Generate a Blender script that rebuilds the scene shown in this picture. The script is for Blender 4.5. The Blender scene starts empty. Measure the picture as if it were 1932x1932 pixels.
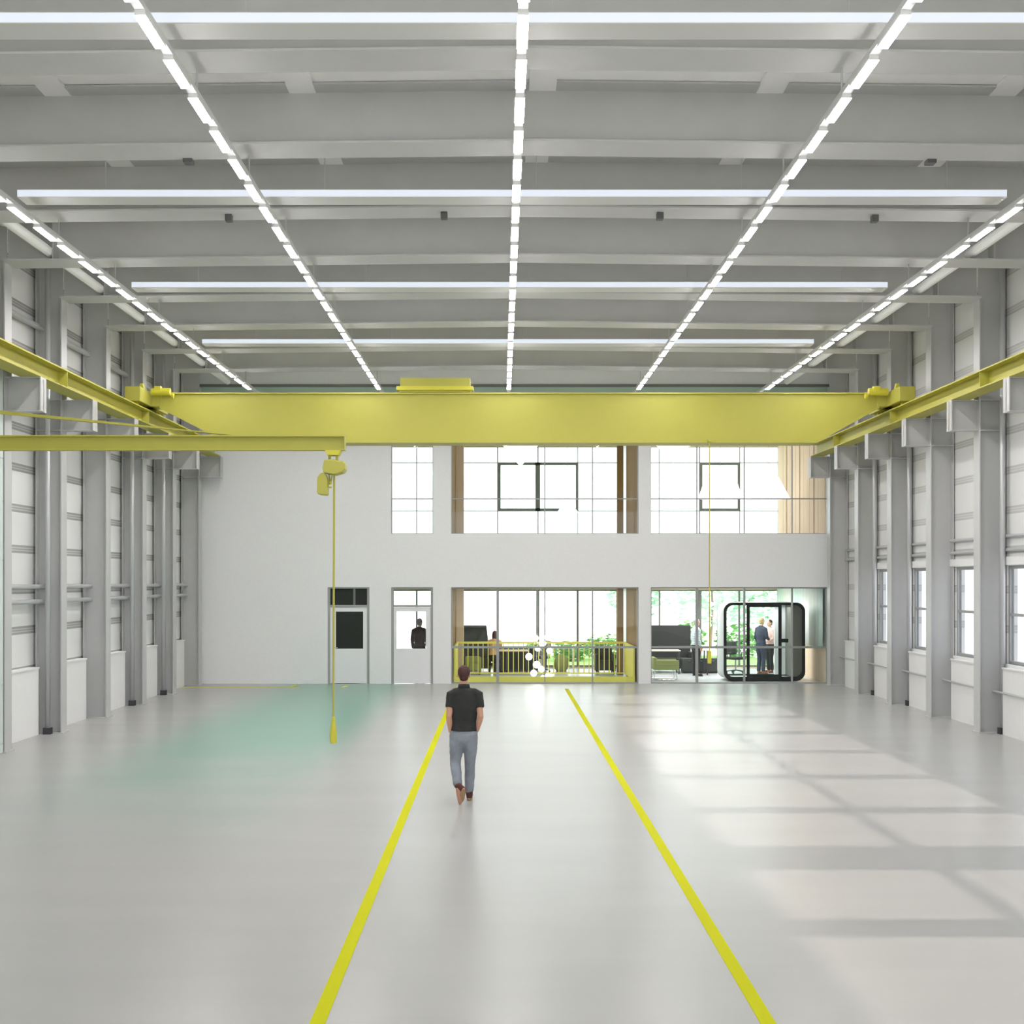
import bpy, bmesh, math, random
from mathutils import Vector, Matrix
random.seed(7)
sc = bpy.context.scene
COL = sc.collection
F, CX, CY, EYE = 2400.0, 946.0, 1096.0, 2.91     # focal length (px of 1932), vanishing point, eye height

def PX(px, Y): return (px - CX) * Y / F
def PZ(py, Y): return EYE - (py - CY) * Y / F

# ------------------------------------------------------------------ materials
def newmat(name):
    m = bpy.data.materials.new(name); m.use_nodes = True
    nt = m.node_tree
    return m, nt, nt.nodes['Principled BSDF']

def srf(name, col, rough=0.5, metal=0.0, spec=0.5, noise=0.0, nscale=8.0, bump=0.0, emit=None, estr=0.0, rvar=0.0):
    m, nt, b = newmat(name)
    b.inputs['Base Color'].default_value = (*col, 1)
    b.inputs['Roughness'].default_value = rough
    b.inputs['Metallic'].default_value = metal
    b.inputs['Specular IOR Level'].default_value = spec
    if noise or bump or rvar:
        tc = nt.nodes.new('ShaderNodeTexCoord'); n = nt.nodes.new('ShaderNodeTexNoise')
        n.inputs['Scale'].default_value = nscale; n.inputs['Detail'].default_value = 5
        nt.links.new(tc.outputs['Object'], n.inputs['Vector'])
        if noise:
            r = nt.nodes.new('ShaderNodeMixRGB'); r.blend_type = 'MIX'
            r.inputs[1].default_value = (*[max(0, c * (1 - noise)) for c in col], 1)
            r.inputs[2].default_value = (*[min(1, c * (1 + noise)) for c in col], 1)
            nt.links.new(n.outputs['Fac'], r.inputs[0]); nt.links.new(r.outputs[0], b.inputs['Base Color'])
        if bump:
            bp = nt.nodes.new('ShaderNodeBump'); bp.inputs['Strength'].default_value = bump; bp.inputs['Distance'].default_value = 0.01
            nt.links.new(n.outputs['Fac'], bp.inputs['Height']); nt.links.new(bp.outputs[0], b.inputs['Normal'])
    if emit:
        b.inputs['Emission Color'].default_value = (*emit, 1); b.inputs['Emission Strength'].default_value = estr
    return m

def glass(name, tint=(0.97, 0.99, 0.985), refl=0.012):
    m = bpy.data.materials.new(name); m.use_nodes = True; nt = m.node_tree; nt.nodes.clear()
    o = nt.nodes.new('ShaderNodeOutputMaterial'); t = nt.nodes.new('ShaderNodeBsdfTransparent'); g = nt.nodes.new('ShaderNodeBsdfGlossy')
    mx = nt.nodes.new('ShaderNodeMixShader'); t.inputs[0].default_value = (*tint, 1)
    g.inputs['Roughness'].default_value = 0.02; g.inputs[0].default_value = (1, 1, 1, 1); mx.inputs[0].default_value = refl
    nt.links.new(t.outputs[0], mx.inputs[1]); nt.links.new(g.outputs[0], mx.inputs[2]); nt.links.new(mx.outputs[0], o.inputs[0])
    return m

def panel_mat(name, col, band):
    """sandwich panel cladding: a darker two-line joint profile every 0.755 m of height"""
    m, nt, b = newmat(name)
    b.inputs['Roughness'].default_value = 0.35
    tc = nt.nodes.new('ShaderNodeTexCoord'); sp = nt.nodes.new('ShaderNodeSeparateXYZ')
    geo = nt.nodes.new('ShaderNodeNewGeometry'); nt.links.new(geo.outputs['Position'], sp.inputs[0])
    def mth(op, a, bb=None):
        n = nt.nodes.new('ShaderNodeMath'); n.operation = op
        for i, v in enumerate((a, bb)):
            if v is None: continue
            if isinstance(v, (int, float)): n.inputs[i].default_value = v
            else: nt.links.new(v, n.inputs[i])
        return n.outputs[0]
    z = mth('ADD', sp.outputs['Z'], 0.755 * 5 - 1.915)
    fr = mth('MODULO', z, 0.755)
    a1 = mth('LESS_THAN', fr, 0.15)
    l1 = mth('LESS_THAN', mth('ABSOLUTE', mth('SUBTRACT', fr, 0.02)), 0.02)
    l2 = mth('LESS_THAN', mth('ABSOLUTE', mth('SUBTRACT', fr, 0.075)), 0.012)
    l3 = mth('LESS_THAN', mth('ABSOLUTE', mth('SUBTRACT', fr, 0.13)), 0.02)
    s = mth('MULTIPLY', a1, 0.5)
    s = mth('ADD', s, mth('MULTIPLY', mth('ADD', mth('ADD', l1, l2), l3), 0.4))
    mx = nt.nodes.new('ShaderNodeMixRGB'); nt.links.new(s, mx.inputs[0])
    mx.inputs[1].default_value = (*col, 1); mx.inputs[2].default_value = (*band, 1)
    nt.links.new(mx.outputs[0], b.inputs['Base Color'])
    return m

def floor_mat():
    m, nt, b = newmat('hall floor epoxy')
    geo = nt.nodes.new('ShaderNodeNewGeometry'); sp = nt.nodes.new('ShaderNodeSeparateXYZ'); nt.links.new(geo.outputs['Position'], sp.inputs[0])
    n = nt.nodes.new('ShaderNodeTexNoise'); n.inputs['Scale'].default_value = 0.5; n.inputs['Detail'].default_value = 8
    mp = nt.nodes.new('ShaderNodeMapping'); mp.inputs['Scale'].default_value = (0.6, 2.2, 1)
    nt.links.new(geo.outputs['Position'], mp.inputs[0]); nt.links.new(mp.outputs[0], n.inputs['Vector'])
    base = nt.nodes.new('ShaderNodeMixRGB'); nt.links.new(n.outputs['Fac'], base.inputs[0])
    base.inputs[1].default_value = (0.385, 0.38, 0.375, 1); base.inputs[2].default_value = (0.44, 0.432, 0.42, 1)
    def rng(sock, a, c):
        r = nt.nodes.new('ShaderNodeMapRange'); r.interpolation_type = 'SMOOTHSTEP'
        r.inputs[1].default_value = a; r.inputs[2].default_value = c
        nt.links.new(sock, r.inputs[0]); return r.outputs[0]
    def mul(a, c):
        q = nt.nodes.new('ShaderNodeMath'); q.operation = 'MULTIPLY'
        for i, v in enumerate((a, c)):
            if isinstance(v, float): q.inputs[i].default_value = v
            else: nt.links.new(v, q.inputs[i])
        return q.outputs[0]
    # green tint of the bay in front of the two doors, fading out softly
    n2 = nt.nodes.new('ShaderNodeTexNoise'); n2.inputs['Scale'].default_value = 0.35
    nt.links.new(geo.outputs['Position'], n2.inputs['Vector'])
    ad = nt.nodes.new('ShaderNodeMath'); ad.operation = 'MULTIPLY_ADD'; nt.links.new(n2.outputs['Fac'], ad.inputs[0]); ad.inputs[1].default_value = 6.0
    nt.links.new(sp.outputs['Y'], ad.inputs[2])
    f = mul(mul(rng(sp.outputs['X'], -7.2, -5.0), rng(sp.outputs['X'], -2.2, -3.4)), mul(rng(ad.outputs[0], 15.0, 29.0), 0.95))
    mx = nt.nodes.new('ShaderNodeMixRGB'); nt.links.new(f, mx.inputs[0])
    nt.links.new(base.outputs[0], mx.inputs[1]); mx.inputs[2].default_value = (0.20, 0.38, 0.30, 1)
    nt.links.new(mx.outputs[0], b.inputs['Base Color'])
    b.inputs['Roughness'].default_value = 0.27; b.inputs['Specular IOR Level'].default_value = 0.32
    n3 = nt.nodes.new('ShaderNodeTexNoise'); n3.inputs['Scale'].default_value = 3.0
    mp2 = nt.nodes.new('ShaderNodeMapping'); mp2.inputs['Scale'].default_value = (0.25, 2.5, 1)
    nt.links.new(geo.outputs['Position'], mp2.inputs[0]); nt.links.new(mp2.outputs[0], n3.inputs['Vector'])
    bp = nt.nodes.new('ShaderNodeBump'); bp.inputs['Strength'].default_value = 0.03; bp.inputs['Distance'].default_value = 0.02
    nt.links.new(n3.outputs['Fac'], bp.inputs['Height']); nt.links.new(bp.outputs[0], b.inputs['Normal'])
    return m

def wood_mat(name, c1, c2):
    m, nt, b = newmat(name)
    tc = nt.nodes.new('ShaderNodeTexCoord'); mp = nt.nodes.new('ShaderNodeMapping'); mp.inputs['Scale'].default_value = (14, 14, 0.8)
    n = nt.nodes.new('ShaderNodeTexNoise'); n.inputs['Scale'].default_value = 1.5; n.inputs['Detail'].default_value = 6
    nt.links.new(tc.outputs['Object'], mp.inputs[0]); nt.links.new(mp.outputs[0], n.inputs['Vector'])
    mx = nt.nodes.new('ShaderNodeMixRGB'); mx.inputs[1].default_value = (*c1, 1); mx.inputs[2].default_value = (*c2, 1)
    nt.links.new(n.outputs['Fac'], mx.inputs[0]); nt.links.new(mx.outputs[0], b.inputs['Base Color']); b.inputs['Roughness'].default_value = 0.8; b.inputs['Specular IOR Level'].default_value = 0.12
    return m

def plaid_mat(name):
    m, nt, b = newmat(name)
    tc = nt.nodes.new('ShaderNodeTexCoord')
    cur = None
    for ax in ('X', 'Z'):
        w = nt.nodes.new('ShaderNodeTexWave'); w.bands_direction = ax; w.inputs['Scale'].default_value = 4.2
        nt.links.new(tc.outputs['Object'], w.inputs['Vector'])
        mx = nt.nodes.new('ShaderNodeMixRGB'); mx.blend_type = 'MIX' if cur is None else 'MULTIPLY'
        nt.links.new(w.outputs['Fac'], mx.inputs[0])
        if cur is None: mx.inputs[1].default_value = (0.62, 0.70, 0.70, 1)
        else: nt.links.new(cur, mx.inputs[1])
        mx.inputs[2].default_value = (0.42, 0.50, 0.52, 1) if cur is None else (0.72, 0.74, 0.76, 1)
        cur = mx.outputs[0]
    nt.links.new(cur, b.inputs['Base Color']); b.inputs['Roughness'].default_value = 0.9
    return m

def curtain_mat(name):
    m, nt, b = newmat(name)
    tc = nt.nodes.new('ShaderNodeTexCoord'); w = nt.nodes.new('ShaderNodeTexWave'); w.bands_direction = 'Y'; w.inputs['Scale'].default_value = 0.9; w.inputs['Distortion'].default_value = 1.5
    nt.links.new(tc.outputs['Object'], w.inputs['Vector'])
    cr = nt.nodes.new('ShaderNodeValToRGB'); e = cr.color_ramp.elements
    e[0].color = (0.66, 0.84, 0.79, 1); e[1].color = (0.92, 0.90, 0.86, 1)
    nt.links.new(w.outputs['Fac'], cr.inputs[0]); nt.links.new(cr.outputs[0], b.inputs['Base Color']); b.inputs['Roughness'].default_value = 0.8
    return m

M = dict(
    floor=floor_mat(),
    wall=srf('white plaster', (0.83, 0.83, 0.835), 0.75, noise=0.04, nscale=25),
    panelL=panel_mat('cladding windowless side', (0.80, 0.80, 0.79), (0.30, 0.30, 0.29)),
    panelR=panel_mat('cladding window side', (0.78, 0.78, 0.77), (0.50, 0.50, 0.48)),  # same cladding, joint bands coloured fainter for the light on this wall
    plinth=srf('plinth white', (0.80, 0.80, 0.79), 0.6, noise=0.03, nscale=6),
    roof=srf('roof deck', (0.93, 0.93, 0.91), 0.6, noise=0.03, nscale=2),
    steel=srf('painted grey steel', (0.50, 0.50, 0.495), 0.38, noise=0.05, nscale=4),
    beam=srf('painted grey beam', (0.53, 0.53, 0.52), 0.6, spec=0.3, noise=0.05, nscale=3),
    pipe=srf('galvanised pipe', (0.55, 0.56, 0.57), 0.3, metal=0.3),
    dark=srf('dark rubber', (0.04, 0.04, 0.045), 0.6),
    device=srf('dark grey housing', (0.09, 0.09, 0.09), 0.5),
    yellow=srf('crane yellow', (0.42, 0.395, 0.06), 0.5, noise=0.03, nscale=5),
    railyellow=srf('railing yellow', (0.80, 0.74, 0.11), 0.5), bushleaf=srf('bush leaves', (0.20, 0.40, 0.14), 0.8, noise=0.3, nscale=2),
    yellow_d=srf('crane yellow drive', (0.58, 0.53, 0.04), 0.45),
    paint=srf('floor marking yellow', (0.55, 0.55, 0.0), 0.7, spec=0.1, noise=0.03, nscale=20),
    lamp=srf('lamp diffuser', (0.9, 0.9, 0.9), 0.4, emit=(1.0, 0.972, 0.985), estr=62.0),
    housing=srf('lamp housing', (0.62, 0.62, 0.61), 0.4),
    strip=srf('rooflight diffuser', (0.3, 0.3, 0.3), 0.5, spec=0.2, emit=(0.64, 0.70, 0.80), estr=0.78),
    stripcase=srf('rooflight casing', (0.62, 0.62, 0.60), 0.5),
    glass=glass('clear glass'),
    glassR=glass('tinted window glass', (0.61, 0.63, 0.66), 0.02),
    darkglass=srf('dark door glass', (0.028, 0.032, 0.028), 0.5, spec=0.15, noise=0.3, nscale=60),
    frame=srf('grey aluminium', (0.34, 0.35, 0.34), 0.4),
    framed=srf('dark window frame', (0.16, 0.165, 0.15), 0.45),
    door=srf('white door leaf', (0.82, 0.82, 0.83), 0.5),
    timber=wood_mat('timber', (0.25, 0.15, 0.06), (0.39, 0.255, 0.115)),
    pale=wood_mat('pale timber', (0.66, 0.50, 0.36), (0.78, 0.64, 0.48)),
    white=srf('white lacquer', (0.8, 0.8, 0.8), 0.4),
    curtain=curtain_mat('side curtain'),
    officefloor=srf('office floor', (0.55, 0.56, 0.57), 0.25, noise=0.05, nscale=3),
    black=srf('black fabric', (0.018, 0.019, 0.018), 0.9, bump=0.2, nscale=90),
    charcoal=srf('charcoal felt', (0.05, 0.055, 0.05), 0.9, bump=0.2, nscale=90),
    olive=srf('olive fabric', (0.30, 0.33, 0.12), 0.9, noise=0.12, nscale=40),
    boothgrey=srf('booth side shell', (0.52, 0.55, 0.54), 0.6),
    chrome=srf('chrome tube', (0.7, 0.7, 0.7), 0.15, metal=1.0),
    globe=srf('opal globe', (0.9, 0.9, 0.9), 0.4, emit=(1, 0.97, 0.9), estr=6.0),
    shade=srf('opal lamp shade', (0.95, 0.95, 0.95), 0.5, emit=(1, 1, 1), estr=1.2),
    lawn=srf('lawn', (0.22, 0.42, 0.12), 0.95, noise=0.3, nscale=3),
    leaf=srf('leaves', (0.42, 0.62, 0.46), 0.8, noise=0.25, nscale=2),
    bark=srf('bark', (0.22, 0.17, 0.12), 0.9, noise=0.3, nscale=10),
    teal=srf('teal fascia', (0.40, 0.52, 0.46), 0.5),
    skin=srf('skin', (0.56, 0.30, 0.20), 0.55, noise=0.05, nscale=20),
    skin2=srf('skin fair', (0.66, 0.42, 0.31), 0.55, noise=0.05, nscale=20),
    hair=srf('dark reddish brown hair', (0.060, 0.020, 0.016), 0.7, noise=0.4, nscale=70, bump=0.3),
    hairg=srf('grey hair', (0.35, 0.34, 0.33), 0.7, noise=0.2, nscale=70),
    hairb=srf('blond hair', (0.52, 0.38, 0.20), 0.7, noise=0.2, nscale=70),
    polo=srf('dark grey polo cloth', (0.022, 0.023, 0.022), 0.85, noise=0.35, nscale=7, bump=0.15),
    denim=srf('washed denim', (0.23, 0.25, 0.29), 0.85, noise=0.55, nscale=4.0, bump=0.25),
    boot=srf('oxblood leather', (0.085, 0.018, 0.012), 0.45, noise=0.2, nscale=15),
    sole=srf('tan sole', (0.42, 0.26, 0.14), 0.7, noise=0.15, nscale=20),
    brown=srf('dark brown jacket cloth', (0.055, 0.022, 0.014), 0.9, noise=0.3, nscale=8),
    navy=srf('navy suit cloth', (0.028, 0.034, 0.06), 0.85, noise=0.2, nscale=8),
    pink=srf('pink shirt cloth', (0.72, 0.48, 0.45), 0.85, noise=0.06, nscale=8),
    peach=srf('peach blouse cloth', (0.62, 0.38, 0.24), 0.85, noise=0.08, nscale=8),
    plaid=plaid_mat('pale checked shirt'),
    blackcloth=srf('black trouser cloth', (0.016, 0.016, 0.018), 0.9),
    brownshoe=srf('brown shoe leather', (0.22, 0.08, 0.045), 0.5),
    eyew=srf('eye white', (0.8, 0.8, 0.78), 0.2), lip=srf('lips', (0.42, 0.16, 0.13), 0.5),
)

# ------------------------------------------------------------------ mesh builder
class MB:
    def __init__(s): s.v = []; s.f = []
    def add(s, vs, fs):
        b = len(s.v); s.v += [tuple(v) for v in vs]; s.f += [tuple(i + b for i in f) for f in fs]; return s
    def box(s, x0, x1, y0, y1, z0, z1):
        x0, x1 = sorted((x0, x1)); y0, y1 = sorted((y0, y1)); z0, z1 = sorted((z0, z1))
        return s.add([(x0, y0, z0), (x1, y0, z0), (x1, y1, z0), (x0, y1, z0), (x0, y0, z1), (x1, y0, z1), (x1, y1, z1), (x0, y1, z1)],
                     [(0, 3, 2, 1), (4, 5, 6, 7), (0, 1, 5, 4), (1, 2, 6, 5), (2, 3, 7, 6), (3, 0, 4, 7)])
    def prism_xz(s, poly, y0, y1):
        n = len(poly)
        a = sum(poly[i][0] * poly[(i + 1) % n][1] - poly[(i + 1) % n][0] * poly[i][1] for i in range(n))
        if a < 0: poly = poly[::-1]
        vs = [(x, y0, z) for x, z in poly] + [(x, y1, z) for x, z in poly]
        return s.add(vs, [tuple(range(n)), tuple(range(2 * n - 1, n - 1, -1))] + [((i + 1) % n, i, n + i, n + (i + 1) % n) for i in range(n)])
    def prism_yz(s, poly, x0, x1):
        t = MB().prism_xz(poly, x0, x1)
        return s.add([(y, x, z) for x, y, z in t.v], [f[::-1] for f in t.f])
    def ring_xz(s, outer, inner, y0, y1):
        n = len(outer)
        vs = [(x, y, z) for y in (y0, y1) for P in (outer, inner) for x, z in P]
        fs = []
        for i in range(n):
            j = (i + 1) % n
            fs += [(i, j, n + j, n + i), (2 * n + j, 2 * n + i, 3 * n + i, 3 * n + j), (j, i, 2 * n + i, 2 * n + j), (n + i, n + j, 3 * n + j, 3 * n + i)]
        return s.add(vs, fs)
    def tube(s, pts, r, n=10, r2=None):
        pts = [Vector(p) for p in pts]; rs = r if isinstance(r, (list, tuple)) else [r] * len(pts)
        t0 = (pts[1] - pts[0]).normalized(); side = t0.orthogonal().normalized(); rings = []
        for i, p in enumerate(pts):
            t = (pts[min(i + 1, len(pts) - 1)] - pts[max(i - 1, 0)]).normalized()
            side = (side - t * side.dot(t)).normalized(); up = t.cross(side)
            rings.append([p + (side * math.cos(2 * math.pi * k / n) + up * math.sin(2 * math.pi * k / n)) * rs[i] for k in range(n)])
        return s.rings(rings)
    def rings(s, rings):
        n = len(rings[0]); vs = [v for r in rings for v in r]; fs = []
        for i in range(len(rings) - 1):
            for k in range(n):
                a, b = i * n + k, i * n + (k + 1) % n; fs.append((a, b, b + n, a + n))
        fs.append(tuple(range(n - 1, -1, -1))); fs.append(tuple(range((len(rings) - 1) * n, len(rings) * n)))
        return s.add(vs, fs)
    def loft(s, pts, radii, side=(1, 0, 0), n=20, caps=True):
        pts = [Vector(p) for p in pts]; radii = [(q, q) if isinstance(q, (int, float)) else q for q in radii]
        sd = Vector(side); rings = []
        ex = []
        for i, p in enumerate(pts):
            t = (pts[min(i + 1, len(pts) - 1)] - pts[max(i - 1, 0)]).normalized()
            ex.append((p, t, radii[i]))
        if caps:
            def cap(e, sg):
                p, t, (a, b) = e; h = min(a, b)
                return [(p + t * sg * h * 0.62 * 0.8, t, (a * 0.72, b * 0.72)), (p + t * sg * h * 0.8, t, (a * 0.3, b * 0.3))]
            ex = cap(ex[0], -1)[::-1] + ex + cap(ex[-1], 1)
        for p, t, (a, b) in ex:
            sv = sd - t * sd.dot(t)
            sv = sv.normalized() if sv.length > 1e-4 else t.orthogonal().normalized()
            up = t.cross(sv)
            rings.append([p + sv * math.cos(2 * math.pi * k / n) * a + up * math.sin(2 * math.pi * k / n) * b for k in range(n)])
        return s.rings(rings)
    def ball(s, c, r, nu=16, nv=10):
        rx, ry, rz = r if isinstance(r, (tuple, list)) else (r, r, r)
        vs = [(c[0], c[1], c[2] - rz)]; fs = []
        for j in range(1, nv):
            t = -math.pi / 2 + math.pi * j / nv
            vs += [(c[0] + rx * math.cos(t) * math.cos(2 * math.pi * i / nu), c[1] + ry * math.cos(t) * math.sin(2 * math.pi * i / nu), c[2] + rz * math.sin(t)) for i in range(nu)]
        vs.append((c[0], c[1], c[2] + rz)); T = len(vs) - 1
        for i in range(nu):
            fs.append((0, 1 + (i + 1) % nu, 1 + i)); fs.append((T, 1 + (nv - 2) * nu + i, 1 + (nv - 2) * nu + (i + 1) % nu))
            for j in range(nv - 2):
                a, b = 1 + j * nu + i, 1 + j * nu + (i + 1) % nu; fs.append((a, b, b + nu, a + nu))
        return s.add(vs, fs)

WORLD = {}
def tag(o, label=None, cat=None, group=None, kind=None):
    if label: o['label'] = label
    if cat: o['category'] = cat
    if group: o['group'] = group
    if kind: o['kind'] = kind
    return o

def thing(name, label, cat, loc, group=None, rotz=0.0):
    o = bpy.data.objects.new(name, None); COL.objects.link(o); o.location = loc; o.rotation_euler = (0, 0, rotz)
    o.empty_display_size = 0.2
    WORLD[o.name] = Vector(loc)
    return tag(o, label, cat, group)

def link(name, me, mat, parent):
    o = bpy.data.objects.new(name, me); COL.objects.link(o)
    if mat: me.materials.append(mat)
    if parent is not None: o.parent = parent; WORLD[o.name] = WORLD[parent.name]
    return o

def build(name, mb, mat, parent=None, local=False, smooth=False, bevel=0.0):
    """one mesh object; vertices are given in world coordinates unless local"""
    vs = mb.v
    if parent is None:
        lo = [min(v[i] for v in vs) for i in range(3)]; hi = [max(v[i] for v in vs) for i in range(3)]
        org = Vector(((lo[0] + hi[0]) / 2, (lo[1] + hi[1]) / 2, lo[2]))
    else: org = Vector((0, 0, 0)) if local else WORLD[parent.name]
    me = bpy.data.meshes.new(name); me.from_pydata([(v[0] - org.x, v[1] - org.y, v[2] - org.z) for v in vs], [], mb.f); me.update()
    o = link(name, me, mat, parent)
    if parent is None: o.location = org; WORLD[o.name] = org
    if smooth:
        for p in me.polygons: p.use_smooth = True
    if bevel:
        b = o.modifiers.new('Bevel', 'BEVEL'); b.width = bevel; b.segments = 2; b.limit_method = 'ANGLE'
    return o

def struct(name, mb, mat, parent=None):
    o = build(name, mb, mat, parent)
    if parent is None: o['kind'] = 'structure'
    return o

def sempty(name, loc):
    o = bpy.data.objects.new(name, None); COL.objects.link(o); o.location = loc; WORLD[o.name] = Vector(loc); o['kind'] = 'structure'; return o

def dup(root, loc, label=None, rotz=None):
    r = root.copy(); COL.objects.link(r); r.location = loc; WORLD[r.name] = Vector(loc)
    if rotz is not None: r.rotation_euler = (0, 0, rotz)
    if label: r['label'] = label
    for ch in list(root.children):
        c = ch.copy(); COL.objects.link(c); c.parent = r
        for g in list(ch.children):
            d = g.copy(); COL.objects.link(d); d.parent = c
    return r

ORD = ['first', 'second', 'third', 'fourth', 'fifth', 'sixth', 'seventh', 'eighth', 'ninth', 'tenth', 'eleventh', 'twelfth', 'thirteenth', 'fourteenth',
       'fifteenth', 'sixteenth', 'seventeenth', 'eighteenth', 'nineteenth', 'twentieth', 'twenty-first', 'twenty-second', 'twenty-third', 'twenty-fourth', 'twenty-fifth']

# ------------------------------------------------------------------ dimensions
YB = 36.0                                  # hall side of the end wall
YF = 42.5                                  # office facade
BAY = 2.765
DK = [35.5 - BAY * k for k in range(10)]   # portal frames, from the end wall forward
XL, XR = -8.40, 9.13                       # inner faces of the columns
ROOF = 9.06
Y0 = -1.5

# ------------------------------------------------------------------ shell
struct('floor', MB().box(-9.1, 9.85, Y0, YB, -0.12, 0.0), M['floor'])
def roof_z(x): return 9.068 + 0.10 * max(0.0, 1 - abs(x - 0.37) / 8.77)
rm = MB()
for xa, xb in ((-9.1, -8.40), (-8.40, 0.37), (0.37, 9.13), (9.13, 9.85)):
    rm.prism_xz([(xa, roof_z(xa)), (xb, roof_z(xb)), (xb, roof_z(xb) + 0.1), (xa, roof_z(xa) + 0.1)], Y0, YB + 0.3)
ceil_o = struct('ceiling', rm, M['roof'])
for x in (-8.65, -5.62, -2.52, 0.52, 3.40, 6.35):
    build('purlin', MB().box(x - 0.17, x + 0.17, Y0 + 0.1, YB - 0.01, roof_z(x) - 0.04, roof_z(x) - 0.004), M['roof'], ceil_o)
FO = (-7.6, 8.4, 0.15, 7.0)
wf = MB().box(-9.1, FO[0], Y0 - 0.2, Y0, 0, ROOF).box(FO[1], 9.85, Y0 - 0.2, Y0, 0, ROOF).box(FO[0], FO[1], Y0 - 0.2, Y0, 0, FO[2]).box(FO[0], FO[1], Y0 - 0.2, Y0, FO[3], ROOF)
struct('wall_front', wf, M['wall'])
struct('wall_left', MB().box(-9.1, -8.95, Y0, YB, 0, ROOF), M['panelL'])

pl = MB()
ys = [Y0] + sorted(DK) + [YB]
for a, b in zip(ys[:-1], ys[1:]):
    a2, b2 = a + (0.16 if a in DK else 0), b - (0.36 if b in DK else 0)
    if b2 - a2 < 0.2: continue
    pl.box(-8.949, -8.76, a2, b2, 0, 1.25); pl.box(-8.949, -8.74, a2, b2, 1.25, 1.28)
struct('baseboard_left', pl, M['plinth'])

# window wall
WB, WT = 1.33, 3.20
bays = []
for k in range(1, 9):
    y0, y1 = DK[k + 1] + 0.17, DK[k] - 0.17
    if k == 8: y0 += 0.1
    if abs(DK[k] - 13.38) < 0.2: y1 -= 0.35
    if abs(DK[k + 1] - 13.38) < 0.2: y0 += 0.35
    if k >= 1: bays.append((y0, y1))
bays += [(8.0, DK[9] - 0.17), (5.2, 7.72)]
bays = bays[::-1]
wr = MB(); wr.box(9.65, 9.85, Y0, YB, 0, WB); wr.box(9.65, 9.85, Y0, YB, WT, ROOF)
prev = Y0
for a, b in bays:
    wr.box(9.65, 9.85, prev, a, WB, WT); prev = b
wr.box(9.65, 9.85, prev, YB, WB, WT)
struct('wall_right', wr, M['panelR'])
pl = MB()
for a, b in zip(ys[:-1], ys[1:]):
    a2, b2 = a + (0.16 if a in DK else 0), b - (0.36 if b in DK else 0)
    if b2 - a2 < 0.2: continue
    pl.box(9.49, 9.649, a2, b2, 0, 1.24); pl.box(9.47, 9.649, a2, b2, 1.24, 1.27)
struct('baseboard_right', pl, M['plinth'])

WIN = [0]
def window(origin):
    WIN[0] += 1
    return sempty(f'window_{WIN[0]}', origin)
for a, b in bays:
    w = window((9.7, (a + b) / 2, WB))
    f = MB(); t = 0.06
    f.box(9.68, 9.76, a, b, WB, WB + t); f.box(9.68, 9.76, a, b, WT - t, WT)
    f.box(9.68, 9.76, a, a + t, WB + t, WT - t); f.box(9.68, 9.76, b - t, b, WB + t, WT - t)
    f.box(9.685, 9.755, a + t, b - t, 2.24, 2.295)
    build('window_frame', f, M['frame'], w)
    build('glass_pane', MB().box(9.715, 9.725, a + t, b - t, WB + t, WT - t), M['glassR'], w)
    build('window_sill', MB().box(9.60, 9.68, a, b, WB - 0.06, WB), M['plinth'], w)

w = window((0.4, Y0 - 0.1, FO[2])); f = MB()  # glazed front behind the camera, unseen, added to bring in frontal daylight
for i in range(9):
    x = FO[0] + (FO[1] - FO[0]) * i / 8; f.box(x - 0.04, x + 0.04, Y0 - 0.14, Y0 - 0.06, FO[2], FO[3])
for z in (FO[2] + .04, 2.4, 4.7, FO[3] - .04): f.box(FO[0], FO[1], Y0 - 0.135, Y0 - 0.065, z - 0.04, z + 0.04)
build('window_frame', f, M['frame'], w)
build('glass_pane', MB().box(FO[0], FO[1], Y0 - 0.105, Y0 - 0.095, FO[2], FO[3]), M['glass'], w)
# end wall with its openings
UT = 7.45
OPEN = {'d1': (PX(618, YB), PX(697, YB), 0, 2.73), 'd2': (PX(738, YB), PX(817, YB), 0, 2.73), 'm': (PX(851, YB), PX(1205, YB), 0, 2.73), 'r': (PX(1228, YB), PX(1563, YB), 0, 2.73),
        'u1': (PX(738, YB), PX(817, YB), 4.245, UT), 'um': (PX(851, YB), PX(1205, YB), 4.245, UT), 'ur': (PX(1228, YB), PX(1563, YB), 4.245, UT)}
def wall_with_openings(x0, x1, z0, z1, ops, ya, yb):
    mb = MB()
    xs = sorted({x0, x1, *[o[0] for o in ops], *[o[1] for o in ops]})
    for a, b in zip(xs[:-1], xs[1:]):
        xm = (a + b) / 2; cut = sorted([(o[2], o[3]) for o in ops if o[0] < xm < o[1]])
        z = z0
        for c0, c1 in cut:
            if c0 > z + 1e-4: mb.box(a, b, ya, yb, z, c0)
            z = max(z, c1)
        if z < z1: mb.box(a, b, ya, yb, z, z1)
    return mb
struct('wall_back', wall_with_openings(-9.1, 9.85, 0, ROOF, list(OPEN.values()), YB, YB + 0.28), M['wall'])
struct('trim_1', MB().box(PX(358, YB), PX(1606, YB), YB - 0.06, YB, 8.40, 8.47), M['framed'])
struct('trim_2', MB().box(PX(358, YB), PX(1606, YB), YB - 0.04, YB, 7.95, 8.395), M['teal'])

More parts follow.
